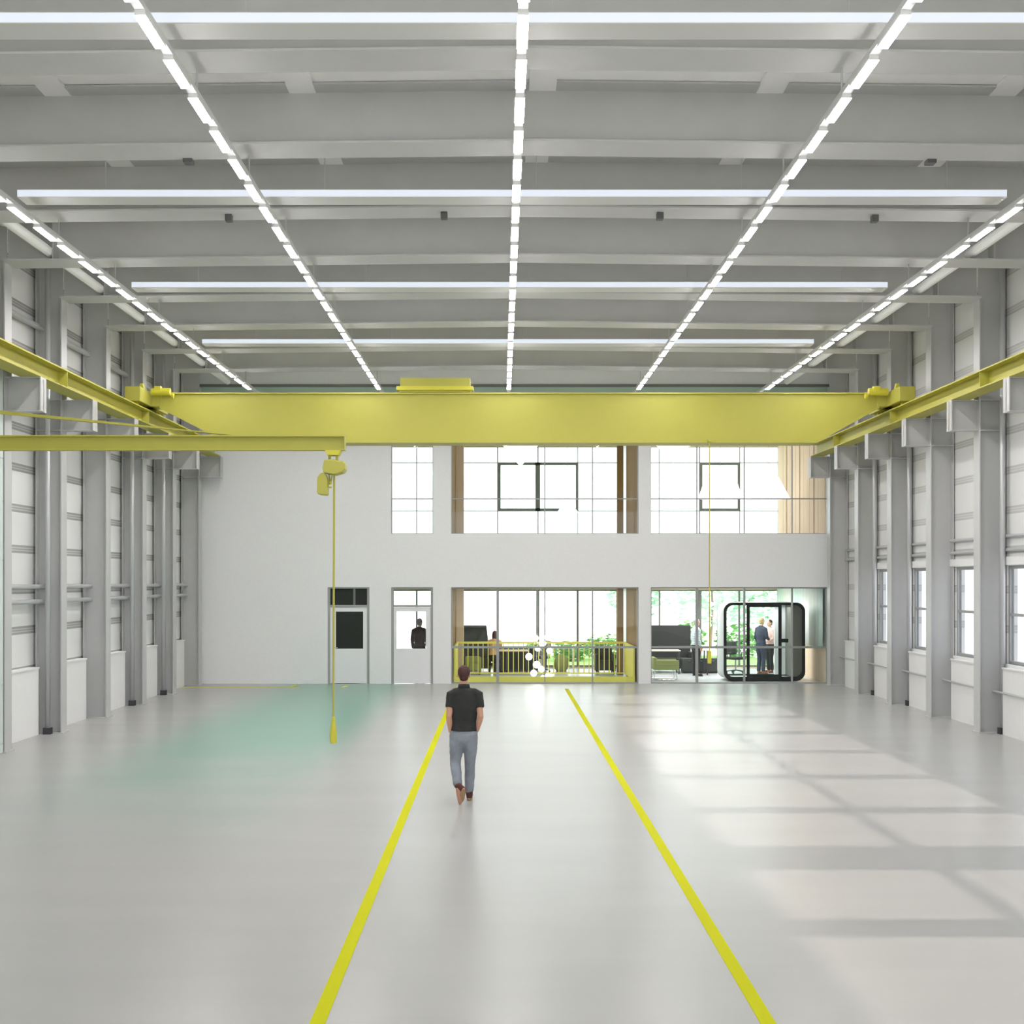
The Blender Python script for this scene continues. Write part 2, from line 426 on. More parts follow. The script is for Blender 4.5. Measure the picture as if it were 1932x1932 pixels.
# office block behind
YO = YB + 0.28
struct('floor_2', MB().box(-5.4, 9.6, YB, YF + 0.2, -0.12, -0.002), M['officefloor'])
struct('ceiling_2', MB().box(-5.4, 9.6, YO, YF + 0.2, 2.76, 4.2), M['white'])
struct('ceiling_3', MB().box(-5.4, 9.6, YO, YF + 0.2, UT + 0.05, UT + 0.25), M['white'])
XM0, XM1, XR0, XR1 = OPEN['m'][0], OPEN['m'][1], OPEN['r'][0], OPEN['r'][1]
for i, (a, b) in enumerate(((-5.4, -5.2), (-4.2, -4.05), (XM0 - 0.40, XM0 - 0.08), (XM1 + 0.06, XR0 - 0.03), (XR1 + 0.06, XR1 + 0.3))):
    w = MB().box(a, b, YO, YF, 0, 2.76).box(a, b, YO, YF, 4.2, UT + 0.05)
    o = struct(f'wall_{i + 1}', w, M['white'])
struct('wall_lining_1', MB().box(XM0 - 0.08, XM0, YO, YF, 0, 2.76).box(XM0 - 0.08, XM0, YO, YF, 4.2, UT + .05), M['timber'])
struct('wall_lining_2', MB().box(XM1, XM1 + 0.06, YO, 39.6, 0, 2.76).box(XM1, XM1 + 0.06, YO, 39.6, 4.2, UT + .05), M['timber'])
# side of the booth room: curtain above a pale timber dado; boarded upstairs
struct('wall_lining_3', MB().box(XR1, XR1 + 0.06, YO, YF, 0.0, 0.95).box(XR1 - 0.02, XR1 + 0.06, YO, YF, 0.95, 0.99), M['pale'])
up = MB(); y = YO
while y < YF - 0.3:
    up.box(XR1 - (0.0 if int(y * 10) % 2 else 0.03), XR1 + 0.06, y, y + 0.42, 4.2, UT + 0.05); y += 0.45
struct('wall_lining_4', up, M['pale'])
cur = MB(); npl = 70; vs = []
for i in range(npl + 1):
    yy = YO + 0.1 + (YF - YO - 0.3) * i / npl; xx = XR1 - 0.07 + 0.03 * math.sin(i * 1.35)
    vs += [(xx, yy, 1.0), (xx, yy, 2.72)]
cur.add(vs, [(2 * i, 2 * i + 2, 2 * i + 3, 2 * i + 1) for i in range(npl)])
co = build('side_curtain', cur, M['curtain'], smooth=True); sm = co.modifiers.new('Solidify', 'SOLIDIFY'); sm.thickness = 0.008
tag(co, 'pale mint pleated curtain along the side of the booth room', 'curtain')

# facade of the office, openings and frames
FZ = (0.04, 2.62)
fop = [(-3.95, XM0 - 0.45, 0.04, 2.62), (PX(868, YF), PX(1166, YF), *FZ), (XR0 + 0.05, PX(1470, YF), *FZ),
       (-3.95, XM0 - 0.45, 4.3, 7.40), (PX(868, YF), PX(1166, YF), 4.3, 7.40), (XR0 + 0.05, PX(1470, YF), 4.3, 7.40)]
struct('wall_facade', wall_with_openings(-5.4, 9.6, 0, UT + 0.25, fop, YF, YF + 0.25), M['pale'])
def vbar(mb, px, w, z0, z1, Y, d=0.06): x = PX(px, Y); mb.box(x - w / 2, x + w / 2, Y, Y + d, z0, z1)
def glazing(op, bars, Y, d, mat, edge=0.05, hb=(), extra=None):
    a, b, z0, z1 = op
    w = window(((a + b) / 2, Y, z0)); f = MB()
    f.box(a, b, Y, Y + d, z0, z0 + edge); f.box(a, b, Y, Y + d, z1 - edge, z1)
    f.box(a, a + edge, Y, Y + d, z0 + edge, z1 - edge); f.box(b - edge, b, Y, Y + d, z0 + edge, z1 - edge)
    for px, wd in bars: vbar(f, px, wd, z0 + edge, z1 - edge, Y + 0.002, d - 0.004)
    for z, h in hb: f.box(a + edge, b - edge, Y + 0.006, Y + d - 0.006, z - h / 2, z + h / 2)
    build('window_frame', f, mat, w)
    build('glass_pane', MB().box(a + edge, b - edge, Y + d * 0.45, Y + d * 0.55, z0 + edge, z1 - edge), M['glass'], w)
    if extra:
        g = MB()
        for (p0, p1, q0, q1, t) in extra:
            x0, x1, za, zb = PX(p0, Y), PX(p1, Y), PZ(q1, Y), PZ(q0, Y)
            g.box(x0, x1, Y - 0.05, Y - 0.001, za, za + t).box(x0, x1, Y - 0.05, Y - 0.001, zb - t, zb).box(x0, x0 + t, Y - 0.05, Y - 0.001, za + t, zb - t).box(x1 - t, x1, Y - 0.05, Y - 0.001, za + t, zb - t)
        build('opening_sash', g, M['framed'], w)
    return w
YG = YF + 0.05
hz = [(PZ(873, YG), 0.03), (PZ(964, YG), 0.03)]
glazing(fop[0], [(786, 0.06)], YG, 0.1, M['framed'])
glazing(fop[1], [(940, 0.06), (1014.5, 0.10), (1090, 0.07)], YG, 0.1, M['framed'])
glazing(fop[2], [(1244.5, 0.05), (1320, 0.13), (1395, 0.06)], YG, 0.1, M['framed'])
glazing(fop[3], [(786, 0.035)], YG, 0.06, M['frame'], 0.03, hz)
glazing(fop[4], [(939, 0.04), (1015, 0.04), (1090, 0.03)], YG, 0.06, M['frame'], 0.03, hz, [(940, 1019, 873, 964, 0.085), (1010, 1091, 873, 964, 0.085)])
glazing(fop[5], [(1244, 0.03), (1320, 0.04), (1396, 0.03)], YG, 0.06, M['frame'], 0.03, hz, [(1320, 1396, 873, 964, 0.085)])
# hall side glazing
YH = YB + 0.10
glazing(OPEN['m'], [(939, 0.075), (1028, 0.03), (1118, 0.04)], YH, 0.06, M['frame'], 0.035)
glazing(OPEN['r'], [(1315, 0.075), (1404.5, 0.06), (1494.5, 0.05)], YH, 0.06, M['frame'], 0.035)
glazing(OPEN['u1'], [(786, 0.02)], YH, 0.06, M['frame'], 0.02, [(PZ(941, YH), 0.03)])
glazing(OPEN['um'], [(1028, 0.03), (1118, 0.03)], YH, 0.06, M['frame'], 0.02, [(PZ(941, YH), 0.03)])
glazing(OPEN['ur'], [(1315, 0.03), (1404.5, 0.03), (1494.5, 0.03)], YH, 0.06, M['frame'], 0.02, [(PZ(941, YH), 0.03)])

# the two doors
def door(n, op, pane_px, dark):
    a, b, z0, z1 = op; y0, y1 = YB + 0.04, YB + 0.12
    d = sempty(f'door_{n}', ((a + b) / 2, y0, 0)); t = 0.07; zt = 2.17
    f = MB().box(a, a + t, y0, y1, 0, z1).box(b - t, b, y0, y1, 0, z1).box(a + t, b - t, y0, y1, z1 - 0.04, z1).box(a + t, b - t, y0, y1, zt - 0.005, zt + 0.06)
    build('door_frame', f, M['frame'], d)
    x0, x1, p0, p1 = PX(pane_px[0], y0), PX(pane_px[1], y0), PZ(1224, y0), PZ(1154, y0)
    la, lb = a + t, b - t; ya, yb = y0 + 0.02, y0 + 0.07
    leaf = MB().box(la, x0, ya, yb, 0.01, zt - 0.01).box(x1, lb, ya, yb, 0.01, zt - 0.01).box(x0, x1, ya, yb, 0.01, p0).box(x0, x1, ya, yb, p1, zt - 0.01)
    lf = build('door_leaf', leaf, M['door'], d)
    gm = M['darkglass'] if dark else M['glass']
    build('door_pane', MB().box(x0, x1, ya + 0.02, ya + 0.03, p0, p1), gm, d)
    build('transom_pane', MB().box(a + t, b - t, ya + 0.02, ya + 0.03, zt + 0.06, z1 - 0.04), gm, d)
    if dark: build('transom_bar', MB().box(PX(666, YB), PX(670, YB), ya, yb, zt + 0.06, z1 - 0.04), M['framed'], d)
    hx = la + 0.09
    build('door_handle', MB().tube([(hx, ya, 1.02), (hx, ya - 0.06, 1.02), (hx + 0.13, ya - 0.06, 1.02)], 0.011, 8), M['chrome'], d)
door(1, OPEN['d1'], (633.5, 685), True)
door(2, OPEN['d2'], (748, 803.5), False)

# near sectional door flush with the columns on the windowless side
sd = sempty('door_3', (-8.5, 19.2, 0))
m = MB(); z = 0.0
for h in (0.16, 1.0, 2.1, 1.0, 0.72, 1.6):
    m.box(-8.50, -8.42, 17.0, 21.5, z + 0.006, z + h - 0.006); m.box(-8.50, -8.43, 17.0, 21.5, z + h - 0.006, z + h + 0.006); z += h
build('door_leaf', m, srf('pale green door panel', (0.60, 0.66, 0.63), 0.4), sd)

# outside
struct('lawn', MB().box(-12, 9.86, YF + 0.25, 50.5, -0.2, -0.05), M['lawn'])
gr = MB().box(-70, 70, 50.5, 160, -0.22, -0.06).box(9.86, 70, -30, 50.5, -0.22, -0.06).box(-70, 9.86, -60, Y0 - 0.2, -0.22, -0.06)
struct('ground', gr, srf('pale gravel', (0.82, 0.82, 0.80), 0.95, noise=0.04, nscale=4))
def crown(mb, c, r, n, s, seed):
    R = random.Random(seed)
    for _ in range(n):
        d = Vector((R.gauss(0, 1), R.gauss(0, 1), R.gauss(0, 1))).normalized() * (R.random() ** 0.4)
        p = Vector((c[0] + d.x * r[0], c[1] + d.y * r[1], c[2] + d.z * r[2]))
        q = Matrix.Rotation(R.random() * 6.28, 3, 'Z') @ Matrix.Rotation(R.random() * 3.14, 3, 'X')
        k = s * (0.6 + 0.8 * R.random())
        mb.add([p + q @ Vector(v) for v in ((-k, 0, 0), (0, -k * .5, 0.1 * k), (k, 0, 0), (0, k * .5, 0.1 * k))], [(0, 1, 2, 3)])
    return mb
for i, (x, y, h, r, lab) in enumerate(((9.2, 56, 5.2, 2.6, 'tall pale tree on the lawn behind the glass booth'), (11.6, 60, 4.4, 1.7, 'slender pale tree beyond the lawn at the curtained end of the booth room'),
                                       (6.2, 60, 4.6, 1.3, 'narrow pale tree outside, behind the man in the checked shirt'))):
    t = thing('garden_tree', lab, 'tree', (x, y, -0.05), 'pale trees outside the office windows')
    build('trunk', MB().tube([(x, y, -0.05), (x + .1, y, h * .35), (x, y, h * .7)], [0.07, 0.055, 0.03], 8), M['bark'], t)
    build('crown', crown(MB(), (x, y, h * 0.58), (r, r, h * 0.42), 750, 0.2, i), M['leaf'], t)
for i, (x, y, w, h, lab) in enumerate(((2.6, 47, 0.8, 0.7, 'low green bush outside, behind the olive pouf'), (3.9, 48, 0.8, 0.95, 'green bush outside, behind the black armchair by the timber post'),
                                       (1.4, 49, 0.6, 0.6, 'small green bush outside, behind the hanging globe lamps'), (7.5, 51, 0.7, 1.35, 'green bush outside, behind the task chair in the booth room'),
                                       (9.2, 49, 1.1, 1.3, 'broad green bush outside, behind the pair talking'), (6.2, 49, 0.7, 1.1, 'green bush outside between the checked-shirt man and the booth'))):
    b = build('garden_bush', crown(MB(), (x, y, h * .45), (w, .6, h * .55), 420, 0.12, 20 + i), M['bushleaf'])
    tag(b, lab, 'bush', 'bushes on the lawn')

# ------------------------------------------------------------------ steel frame
def hsec_column(xi, sgn, y, bracket_x, label, group, base=True):
    t = thing('steel_column', label, 'column', (xi + sgn * 0.25, y, 0), group)
    xo = xi + sgn * 0.50; s = MB(); fw = 0.15
    s.box(xi, xi + sgn * 0.022, y - fw, y + fw, 0.02, 8.32)
    s.box(xo - sgn * 0.022, xo, y - fw, y + fw, 0.02, 8.95)
    s.box(xi + sgn * 0.022, xo - sgn * 0.022, y - 0.008, y + 0.008, 0.02, 8.95)
    for z in (5.79, 6.37):
        s.box(xi + sgn * 0.022, xo - sgn * 0.022, y - fw, y + fw, z - 0.01, z + 0.01)
    build('shaft', s, M['steel'], t)
    build('base_plate', MB().box(xi - sgn * 0.03, xo + sgn * 0.02, y - 0.18, y + 0.18, 0.0, 0.02), M['steel'], t)
    if bracket_x is not None:
        c = MB(); fb = 0.13
        c.box(bracket_x, xi, y - 0.01, y + 0.01, 5.80, 6.352); c.box(bracket_x, xi, y - fb, y + fb, 6.352, 6.37); c.box(bracket_x, xi, y - fb, y + fb, 5.785, 5.80)
        c.box(bracket_x, bracket_x + sgn * 0.02, y - fb, y + fb, 5.80, 6.352)
        build('crane_bracket', c, M['steel'], t)
    return t
for k, y in enumerate(DK[:10]):
    place = 'nearest to the end wall' if k == 0 else f'{ORD[k]} from the end wall'
    if k <= 8: hsec_column(XR, 1, y, 8.60, f'grey steel column between the window bays, {place}', 'steel columns of the window side')
    if k <= 7: hsec_column(XL, -1, y, -7.80, f'grey steel column along the windowless wall, {place}', 'steel columns of the windowless side')
for k in range(1, 9):                       # rafters
    y = DK[k]; bm_ = MB(); xc = 0.37; za, zc, h = 8.30, 8.40, 0.76; fw = 0.28; ft = 0.026
    def band(z0, z1, d0, d1, y0, y1):
        bm_.prism_xz([(XL, za + d0), (xc, zc + d0), (XR, za + d0), (XR, za + d1), (xc, zc + d1), (XL, za + d1)], y0, y1)
    def gable(d0, d1, y0, y1):
        for xa, xb, a0, b0 in ((XL, xc, za, zc), (xc, XR, zc, za)):
            bm_.prism_xz([(xa, a0 + d0), (xb, b0 + d0), (xb, b0 + d1), (xa, a0 + d1)], y0, y1)
    gable(0, ft, y - fw, y + fw); gable(h - ft, h, y - fw, y + fw); gable(ft, h - ft, y - 0.008, y + 0.008)
    for xs_ in (-7.55, 8.3): bm_.box(xs_ - 0.008, xs_ + 0.008, y - fw + 0.01, y + fw - 0.01, 8.34, 9.03)
    o = build('roof_beam', bm_, M['beam'])
    lab = 'grey steel roof beam closest to the end wall' if k == 1 else ('grey steel roof beam at the top of the picture, farthest from the end wall' if k == 8 else f'grey steel roof beam spanning the hall, {ORD[k - 1]} from the end wall')
    tag(o, lab, 'roof beam', 'steel roof beams')
# long pipes
def pipe(name, x, z, r, y0, y1, label, cat='pipe', mat='pipe'):
    tag(build(name, MB().tube([(x, y0, z), (x, y1, z)], r, 12), M[mat], smooth=False), label, cat)
for x, sd_ in ((-7.64, 'windowless'), (7.97, 'window')):
    for k in range(0, 7):
        o = build('eaves_tube', MB().tube([(x, DK[k + 1] + 0.01, 8.47), (x, DK[k] - 0.01, 8.47)], 0.085, 14), M['roof'])
        tag(o, f'pale tube between two roof beams on the {sd_} side, {ORD[k]} from the end wall', 'tube', 'eaves tubes')
pipe('wall_rail', -8.78, 2.80, 0.045, 10.0, 35.8, 'upper of the two rails along the windowless wall at head height', 'rail')
pipe('wall_rail', -8.78, 2.52, 0.045, 10.0, 35.8, 'lower of the two rails along the windowless wall at head height', 'rail')
pipe('wall_rail', -8.83, 7.75, 0.06, 10.0, 35.8, 'high rail along the windowless wall above the crane runway', 'rail')
pipe('wall_rail', 9.61, 3.50, 0.035, 6.0, 35.8, 'thin rail above the windows, lower of two', 'rail')
pipe('wall_rail', 9.61, 3.76, 0.035, 6.0, 35.8, 'thin rail above the windows, upper of two', 'rail')
pipe('wall_rail', 9.435, 0.80, 0.02, 6.0, 35.8, 'thin conduit on the plinth below the windows', 'conduit')
tag(build('blind_box', MB().box(9.585, 9.649, 6.0, 33.0, 3.215, 3.37), M['plinth']), 'long white blind box just above the row of windows', 'blind box')
for x, k, lab in ((9.52, 4, 'in front of the fifth column from the end wall, window side'), (9.52, 2, 'in front of the third column from the end wall, window side'), (9.52, 1, 'in front of the second column from the end wall, window side'),
                  (-8.62, 4, 'beside the fifth column from the end wall, windowless side'), (-8.62, 2, 'beside the third column from the end wall, windowless side'), (-8.62, 1, 'beside the second column from the end wall, windowless side'),
                  (-8.66, 5, 'beside the sixth column from the end wall, windowless side')):
    y = DK[k] - 0.27
    t = thing('down_pipe', f'vertical grey pipe {lab}', 'pipe', (x, y, 0), 'vertical pipes at the columns')
    build('tube', MB().tube([(x, y, 0.12), (x, y, 8.9)], 0.05, 14), M['pipe'], t, smooth=True)
    build('foot', MB().box(x - 0.07, x + 0.07, y - 0.07, y + 0.07, 0, 0.12), M['dark'], t)

# small devices on the beam flanges
for px, k, lab in ((356, 7, 'small dark device under a roof beam near the windowless side, nearer beam'), (1755, 7, 'small dark device under a roof beam near the window side, nearer beam'),
                   (432, 6, 'small dark device on the sixth beam from the end wall, before the second lamp row'), (838, 6, 'small dark device on the sixth beam from the end wall, beside the middle lamp row'),
                   (1245, 6, 'small dark device on the sixth beam from the end wall, before the fourth lamp row'), (1650, 6, 'small dark device on the sixth beam from the end wall, past the fourth lamp row')):
    y = DK[k] + (0.30 if k == 7 else 0.0); x = PX(px, y)
    zb = 8.30 + 0.10 * (1 - abs(x - 0.37) / 8.77)
    m = MB().box(x - 0.05, x + 0.05, y - 0.06, y + 0.06, zb - 0.10, zb) if k == 6 else MB().box(x - 0.06, x + 0.06, y - 0.08, y + 0.06, zb - 0.05, zb + 0.01)
    tag(build('ceiling_detector', m, M['device'], bevel=0.008), lab, 'detector', 'detectors under the roof beams')

# rooflight strips hung in front of every second beam
for i, y in enumerate((28.8, 23.3, 17.8, 12.25)):
    t = thing('rooflight_strip', f'long bluish-white glowing strip light across the hall, {ORD[i]} from the end wall', 'strip light', (0.15, y, 8.28), 'cross-hall strip lights')
    x0, x1 = -6.78, 7.08; zt, zb = 8.39, 8.28
    c = MB().box(x0, x1, y + 0.012, y + 0.37, zb, zt); c.box(x0, x1, y, y + 0.012, zt - 0.008, zt); c.box(x0, x1, y, y + 0.012, zb, zb + 0.008)
    build('casing', c, M['stripcase'], t)
    build('diffuser', MB().box(x0 + 0.005, x1 - 0.005, y + 0.001, y + 0.011, zb + 0.008, zt - 0.008), M['strip'], t)
    for xs_ in (-5.6, -2.5, 0.5, 3.4, 6.3):
        build('hanger', MB().tube([(xs_, y + 0.2, zt), (xs_, y + 0.2, ROOF)], 0.008, 6), M['pipe'], t)

# lamp rows
ROWX = [(-6.58, 5, 'windowless side row'), (-3.20, -1, 'second row'), (0.193, -1, 'middle row'), (3.58, -1, 'fourth row'), (6.94, 6, 'window side row')]
ZL = 7.91
proto = None
for ri, (x, k0, rn) in enumerate(ROWX):
    ya, yb = 10.0, 34.4
    t = thing('ceiling_lamp_track', f'pale ceiling lamp track carrying the {rn}', 'lamp track', (x, ya, ZL), 'lamp tracks')
    build('track_rail', MB().box(x - 0.045, x + 0.045, ya, yb, ZL + 0.055, ZL + 0.11), M['housing'], t)
    for k in range(1, 9):
        build('hanger', MB().tube([(x, DK[k], ZL + 0.114), (x, DK[k], 8.31)], 0.01, 6), M['pipe'], t)
    n = 0
    ks = list(range(k0, 23))
    for k in ks[::-1]:
        y = 11.605 + 0.966 * k
        lab = f'lit white strip lamp in the {rn}, {ORD[n]} counting from the crane girder'
        n += 1
        if proto is None:
            proto = thing('ceiling_strip_lamp', lab, 'strip lamp', (x, y, ZL), 'strip lamps')
            build('lamp_body', MB().box(-0.047, 0.047, -0.35, 0.35, 0.006, 0.054), M['housing'], proto, local=True)
            build('lamp_diffuser', MB().box(-0.05, 0.05, -0.35, 0.35, 0.0, 0.006), M['lamp'], proto, local=True)
        else: dup(proto, (x, y, ZL), lab)

# ------------------------------------------------------------------ crane
for sgn, xa, xb, lab in ((-1, -8.16, -7.80, 'yellow crane runway beam along the windowless wall'), (1, 8.60, 8.96, 'yellow crane runway beam along the window wall')):
    t = thing('runway_beam', lab, 'crane rail', ((xa + xb) / 2, 22, 6.37), 'crane runway beams')
    y0, y1, z0, z1 = 9.0, 35.35, 6.37, 6.70; xm = (xa + xb) / 2
    m = MB().box(xa, xb, y0, y1, z0, z0 + 0.025).box(xa, xb, y0, y1, z1 - 0.025, z1).box(xm - 0.008, xm + 0.008, y0, y1, z0 + 0.025, z1 - 0.025)
    build('beam_profile', m, M['yellow'], t)
    build('crane_rail', MB().box(xm - 0.03, xm + 0.03, y0, y1, z1, z1 + 0.035), M['yellow_d'], t)
    for ys_ in (17.5, 22.9, 28.2, 33.0):
        build('stiffener_plate', MB().box(xa + 0.01, xb - 0.01, ys_ - 0.008, ys_ + 0.008, z0 + 0.025, z1 - 0.025), M['yellow'], t)
    build('end_stop', MB().box(xm - 0.1, xm + 0.1, y1 - 0.15, y1, z1 + 0.035, z1 + 0.25), M['yellow'], t)

YC = 28.4; gy0, gy1 = YC, YC + 0.5
g = thing('bridge_crane', 'yellow overhead bridge crane girder spanning the hall', 'bridge crane', (0.5, YC + 0.25, 6.0))
zt, zb = PZ(741, YC), PZ(836, YC)
xa0, xb0, xa1, xb1 = PX(430, YC), PX(1540, YC), -7.62, 8.42
poly = [(xa0, zb + .06), (xb0, zb + .06), (xb1, 6.82), (xb1, zt - .03), (xa1, zt - .03), (xa1, 6.82)]
build('girder', MB().prism_xz(poly, gy0, gy1), M['yellow'], g)
fl = MB().box(xa1 - 0.02, xb1 + 0.02, gy0 - 0.05, gy1 + 0.05, zt - 0.03, zt)
fl.box(xa0, xb0, gy0 - 0.07, gy1 + 0.07, zb, zb + 0.06)
fl.prism_xz([(xa0, zb), (xa0, zb + 0.06), (xa1, 6.82), (xa1, 6.76)], gy0 - 0.05, gy1 + 0.05)
fl.prism_xz([(xb0, zb), (xb0, zb + 0.06), (xb1, 6.82), (xb1, 6.76)], gy0 - 0.05, gy1 + 0.05)
build('girder_flange', fl, M['yellow'], g)
for sgn, xm in ((-1, -7.98), (1, 8.78)):
    e = MB().box(xm - 0.17, xm + 0.17, YC - 0.9, YC + 1.4, 6.80, 7.12)
    e.box(min(xm, xm - sgn * 0.4), max(xm, xm - sgn * 0.4), gy0 - 0.02, gy1 + 0.02, 6.80, 7.10)
    ec = build('end_carriage', e, M['yellow'], g, bevel=0.012)
    for yy in (YC - 0.65, YC + 1.15):
        build('wheel', MB().tube([(xm - 0.05, yy, 6.865), (xm + 0.05, yy, 6.865)], 0.125, 20), M['yellow_d'], ec)
    xi = xm - sgn * 0.42
    d = MB().tube([(xi + sgn * 0.2, YC - 0.2, 7.10), (xi - sgn * 0.22, YC - 0.2, 7.10)], 0.085, 16)
    d.box(xi - 0.12, xi + 0.02, YC - 0.28, YC - 0.12, 7.12, 7.22)
    build('travel_motor', d, M['yellow_d'], g)
    build('buffer_post', MB().prism_xz([(xm - sgn * .12, 7.10), (xm - sgn * .0, 7.10), (xm - sgn * .03, 7.26), (xm - sgn * .08, 7.26)], YC - 0.4, YC - 0.3), M['yellow_d'], g)
    build('gearbox', MB().tube([(xi - sgn * 0.26, YC - 0.2, 7.02), (xi - sgn * 0.30, YC - 0.2, 7.02)], 0.07, 12), M['yellow_d'], g)
tr = thing('hoist_trolley', 'yellow hoist trolley box standing on top of the bridge crane girder', 'trolley', (PX(820, YC), YC + .25, zt))
xa, xb = PX(755, YC), PX(887, YC)
build('housing', MB().box(xa, xb, gy0 - 0.02, gy1 + .02, zt + 0.09, PZ(713, YC)), M['yellow'], tr, bevel=0.01)
build('trolley_frame', MB().box(xa - 0.08, xb + 0.07, gy0 - 0.06, gy1 + 0.06, zt + 0.055, zt + 0.14).prism_xz([(xa, zt + 0.02), (xb, zt + 0.02), (xb + .03, zt + 0.055), (xa - .03, zt + 0.055)], gy0, gy1), M['yellow_d'], tr)
for xx in (xa + 0.15, xb - 0.15):
    for yy in (gy0 + .04, gy1 - .04):
        build('wheel', MB().tube([(xx - 0.03, yy, zt + 0.035), (xx + 0.03, yy, zt + 0.035)], 0.035, 12), M['yellow_d'], tr)
# its control pendant
px_ = PX(1338.5, YC - 0.2); yp = YC - 0.2
t = thing('crane_pendant', 'thin yellow pendant control hanging from the bridge crane before the booth room', 'crane control', (px_, yp, 1.05))
build('cable', MB().tube([(px_, yp, 1.35), (px_, yp, 6.03)], 0.012, 8), M['yellow'], t)
build('bracket', MB().box(px_ - 0.03, px_ + 0.03, yp - 0.03, YC - 0.071, 6.0, 6.06), M['yellow'], t)
build('handset', MB().box(px_ - 0.04, px_ + 0.04, yp - 0.035, yp + 0.035, PZ(1252, yp), 1.36), M['yellow_d'], t, bevel=0.012)

# jib crane of the windowless side
YJ = DK[7]
j = thing('jib_crane', 'yellow wall-mounted jib crane arm reaching in from the windowless wall', 'jib crane', (-5.2, YJ, 4.5))
jx0, jx1, jz0, jz1 = -8.395, PX(650, YJ - .1), PZ(850, YJ), PZ(822, YJ)
b = MB().box(jx0, jx1, YJ - 0.07, YJ + 0.07, jz0, jz0 + 0.018).box(jx0, jx1, YJ - 0.07, YJ + 0.07, jz1 - 0.018, jz1).box(jx0, jx1, YJ - 0.006, YJ + 0.006, jz0 + 0.018, jz1 - 0.018)
b.box(jx1 - 0.012, jx1, YJ - 0.07, YJ + 0.07, jz0 + 0.018, jz1 - 0.018)
build('boom', b, M['yellow'], j)
build('tie_bar', MB().prism_xz([(-8.395, 5.28), (-8.395, 5.22), (PX(445, YJ), jz1 - 0.002), (PX(415, YJ), jz1 + .028)], YJ - 0.05, YJ + 0.05), M['yellow'], j)
build('wall_bracket', MB().box(-8.398, -8.36, YJ - 0.14, YJ + 0.14, 4.35, 5.45).box(-8.36, -8.1, YJ - 0.09, YJ + 0.09, 4.45, 4.56), M['yellow'], j)
hx = PX(627, YJ)
h = thing('chain_hoist', 'yellow electric chain hoist hanging from the jib arm', 'chain hoist', (hx, YJ, 4.2))
tm = MB().prism_xz([(PX(614, YJ), jz0 - 0.004), (PX(645, YJ), jz0 - 0.004), (PX(640, YJ), PZ(860, YJ)), (PX(619, YJ), PZ(860, YJ))], YJ - 0.09, YJ + 0.09)
build('trolley', tm, M['yellow_d'], h, bevel=0.006)
for q in (622, 636):
    build('lug', MB().box(PX(q - 2.5, YJ), PX(q + 2.5, YJ), YJ - 0.02, YJ + 0.02, PZ(872, YJ), PZ(858, YJ)), M['yellow'], h)
hb = MB().prism_xz([(PX(a, YJ), PZ(c, YJ)) for a, c in ((614, 869), (633, 868), (638, 871), (649, 871), (653, 876), (653, 887), (648, 892), (634, 896.5), (628, 896), (612, 893), (611, 884))], YJ - 0.13, YJ + 0.13)
build('hoist_body', hb, M['yellow'], h, bevel=0.012)
bg = MB().prism_xz([(PX(a, YJ), PZ(c, YJ)) for a, c in ((600.5, 902), (605, 895), (611, 892), (617, 897), (619.5, 905), (619.5, 932), (618, 935), (602, 933.5), (600, 930))], YJ - 0.10, YJ + 0.08)
build('chain_bag', bg, M['yellow'], h, bevel=0.012)
build('load_chain', MB().tube([(PX(621, YJ), YJ, PZ(895, YJ)), (PX(623, YJ), YJ, PZ(912, YJ))], 0.012, 8).tube([(PX(627, YJ), YJ, PZ(895, YJ)), (PX(624, YJ), YJ, PZ(912, YJ))], 0.008, 8), M['yellow'], h)
hk = [(PX(623, YJ) + 0.022 * math.cos(a), YJ, PZ(916, YJ) + 0.024 * math.sin(a)) for a in [math.radians(d) for d in range(80, 340, 20)]]
build('hook', MB().tube(hk, 0.011, 8).ball((PX(623, YJ), YJ, PZ(911, YJ)), 0.022, 10, 8), M['yellow_d'], h)
yp = YJ - 0.02; cx_ = PX(629.5, yp)
t = thing('hoist_pendant', 'yellow pendant control on a long cable below the chain hoist', 'crane control', (cx_, yp, 0.85))
build('cable', MB().tube([(PX(630.5, yp), yp, PZ(897.5, yp)), (cx_, yp, 2.6), (PX(629, yp), yp, PZ(1352, yp))], 0.0135, 10), M['yellow'], t)
hx2 = PX(629, yp)
build('handset', MB().loft([(hx2, yp, PZ(1402, yp)), (hx2, yp, PZ(1385, yp)), (hx2, yp, PZ(1365, yp)), (hx2, yp, PZ(1352, yp))], [(0.042, 0.035), (0.044, 0.036), (0.028, 0.026), (0.017, 0.017)], n=16, caps=False), M['yellow_d'], t, smooth=False)

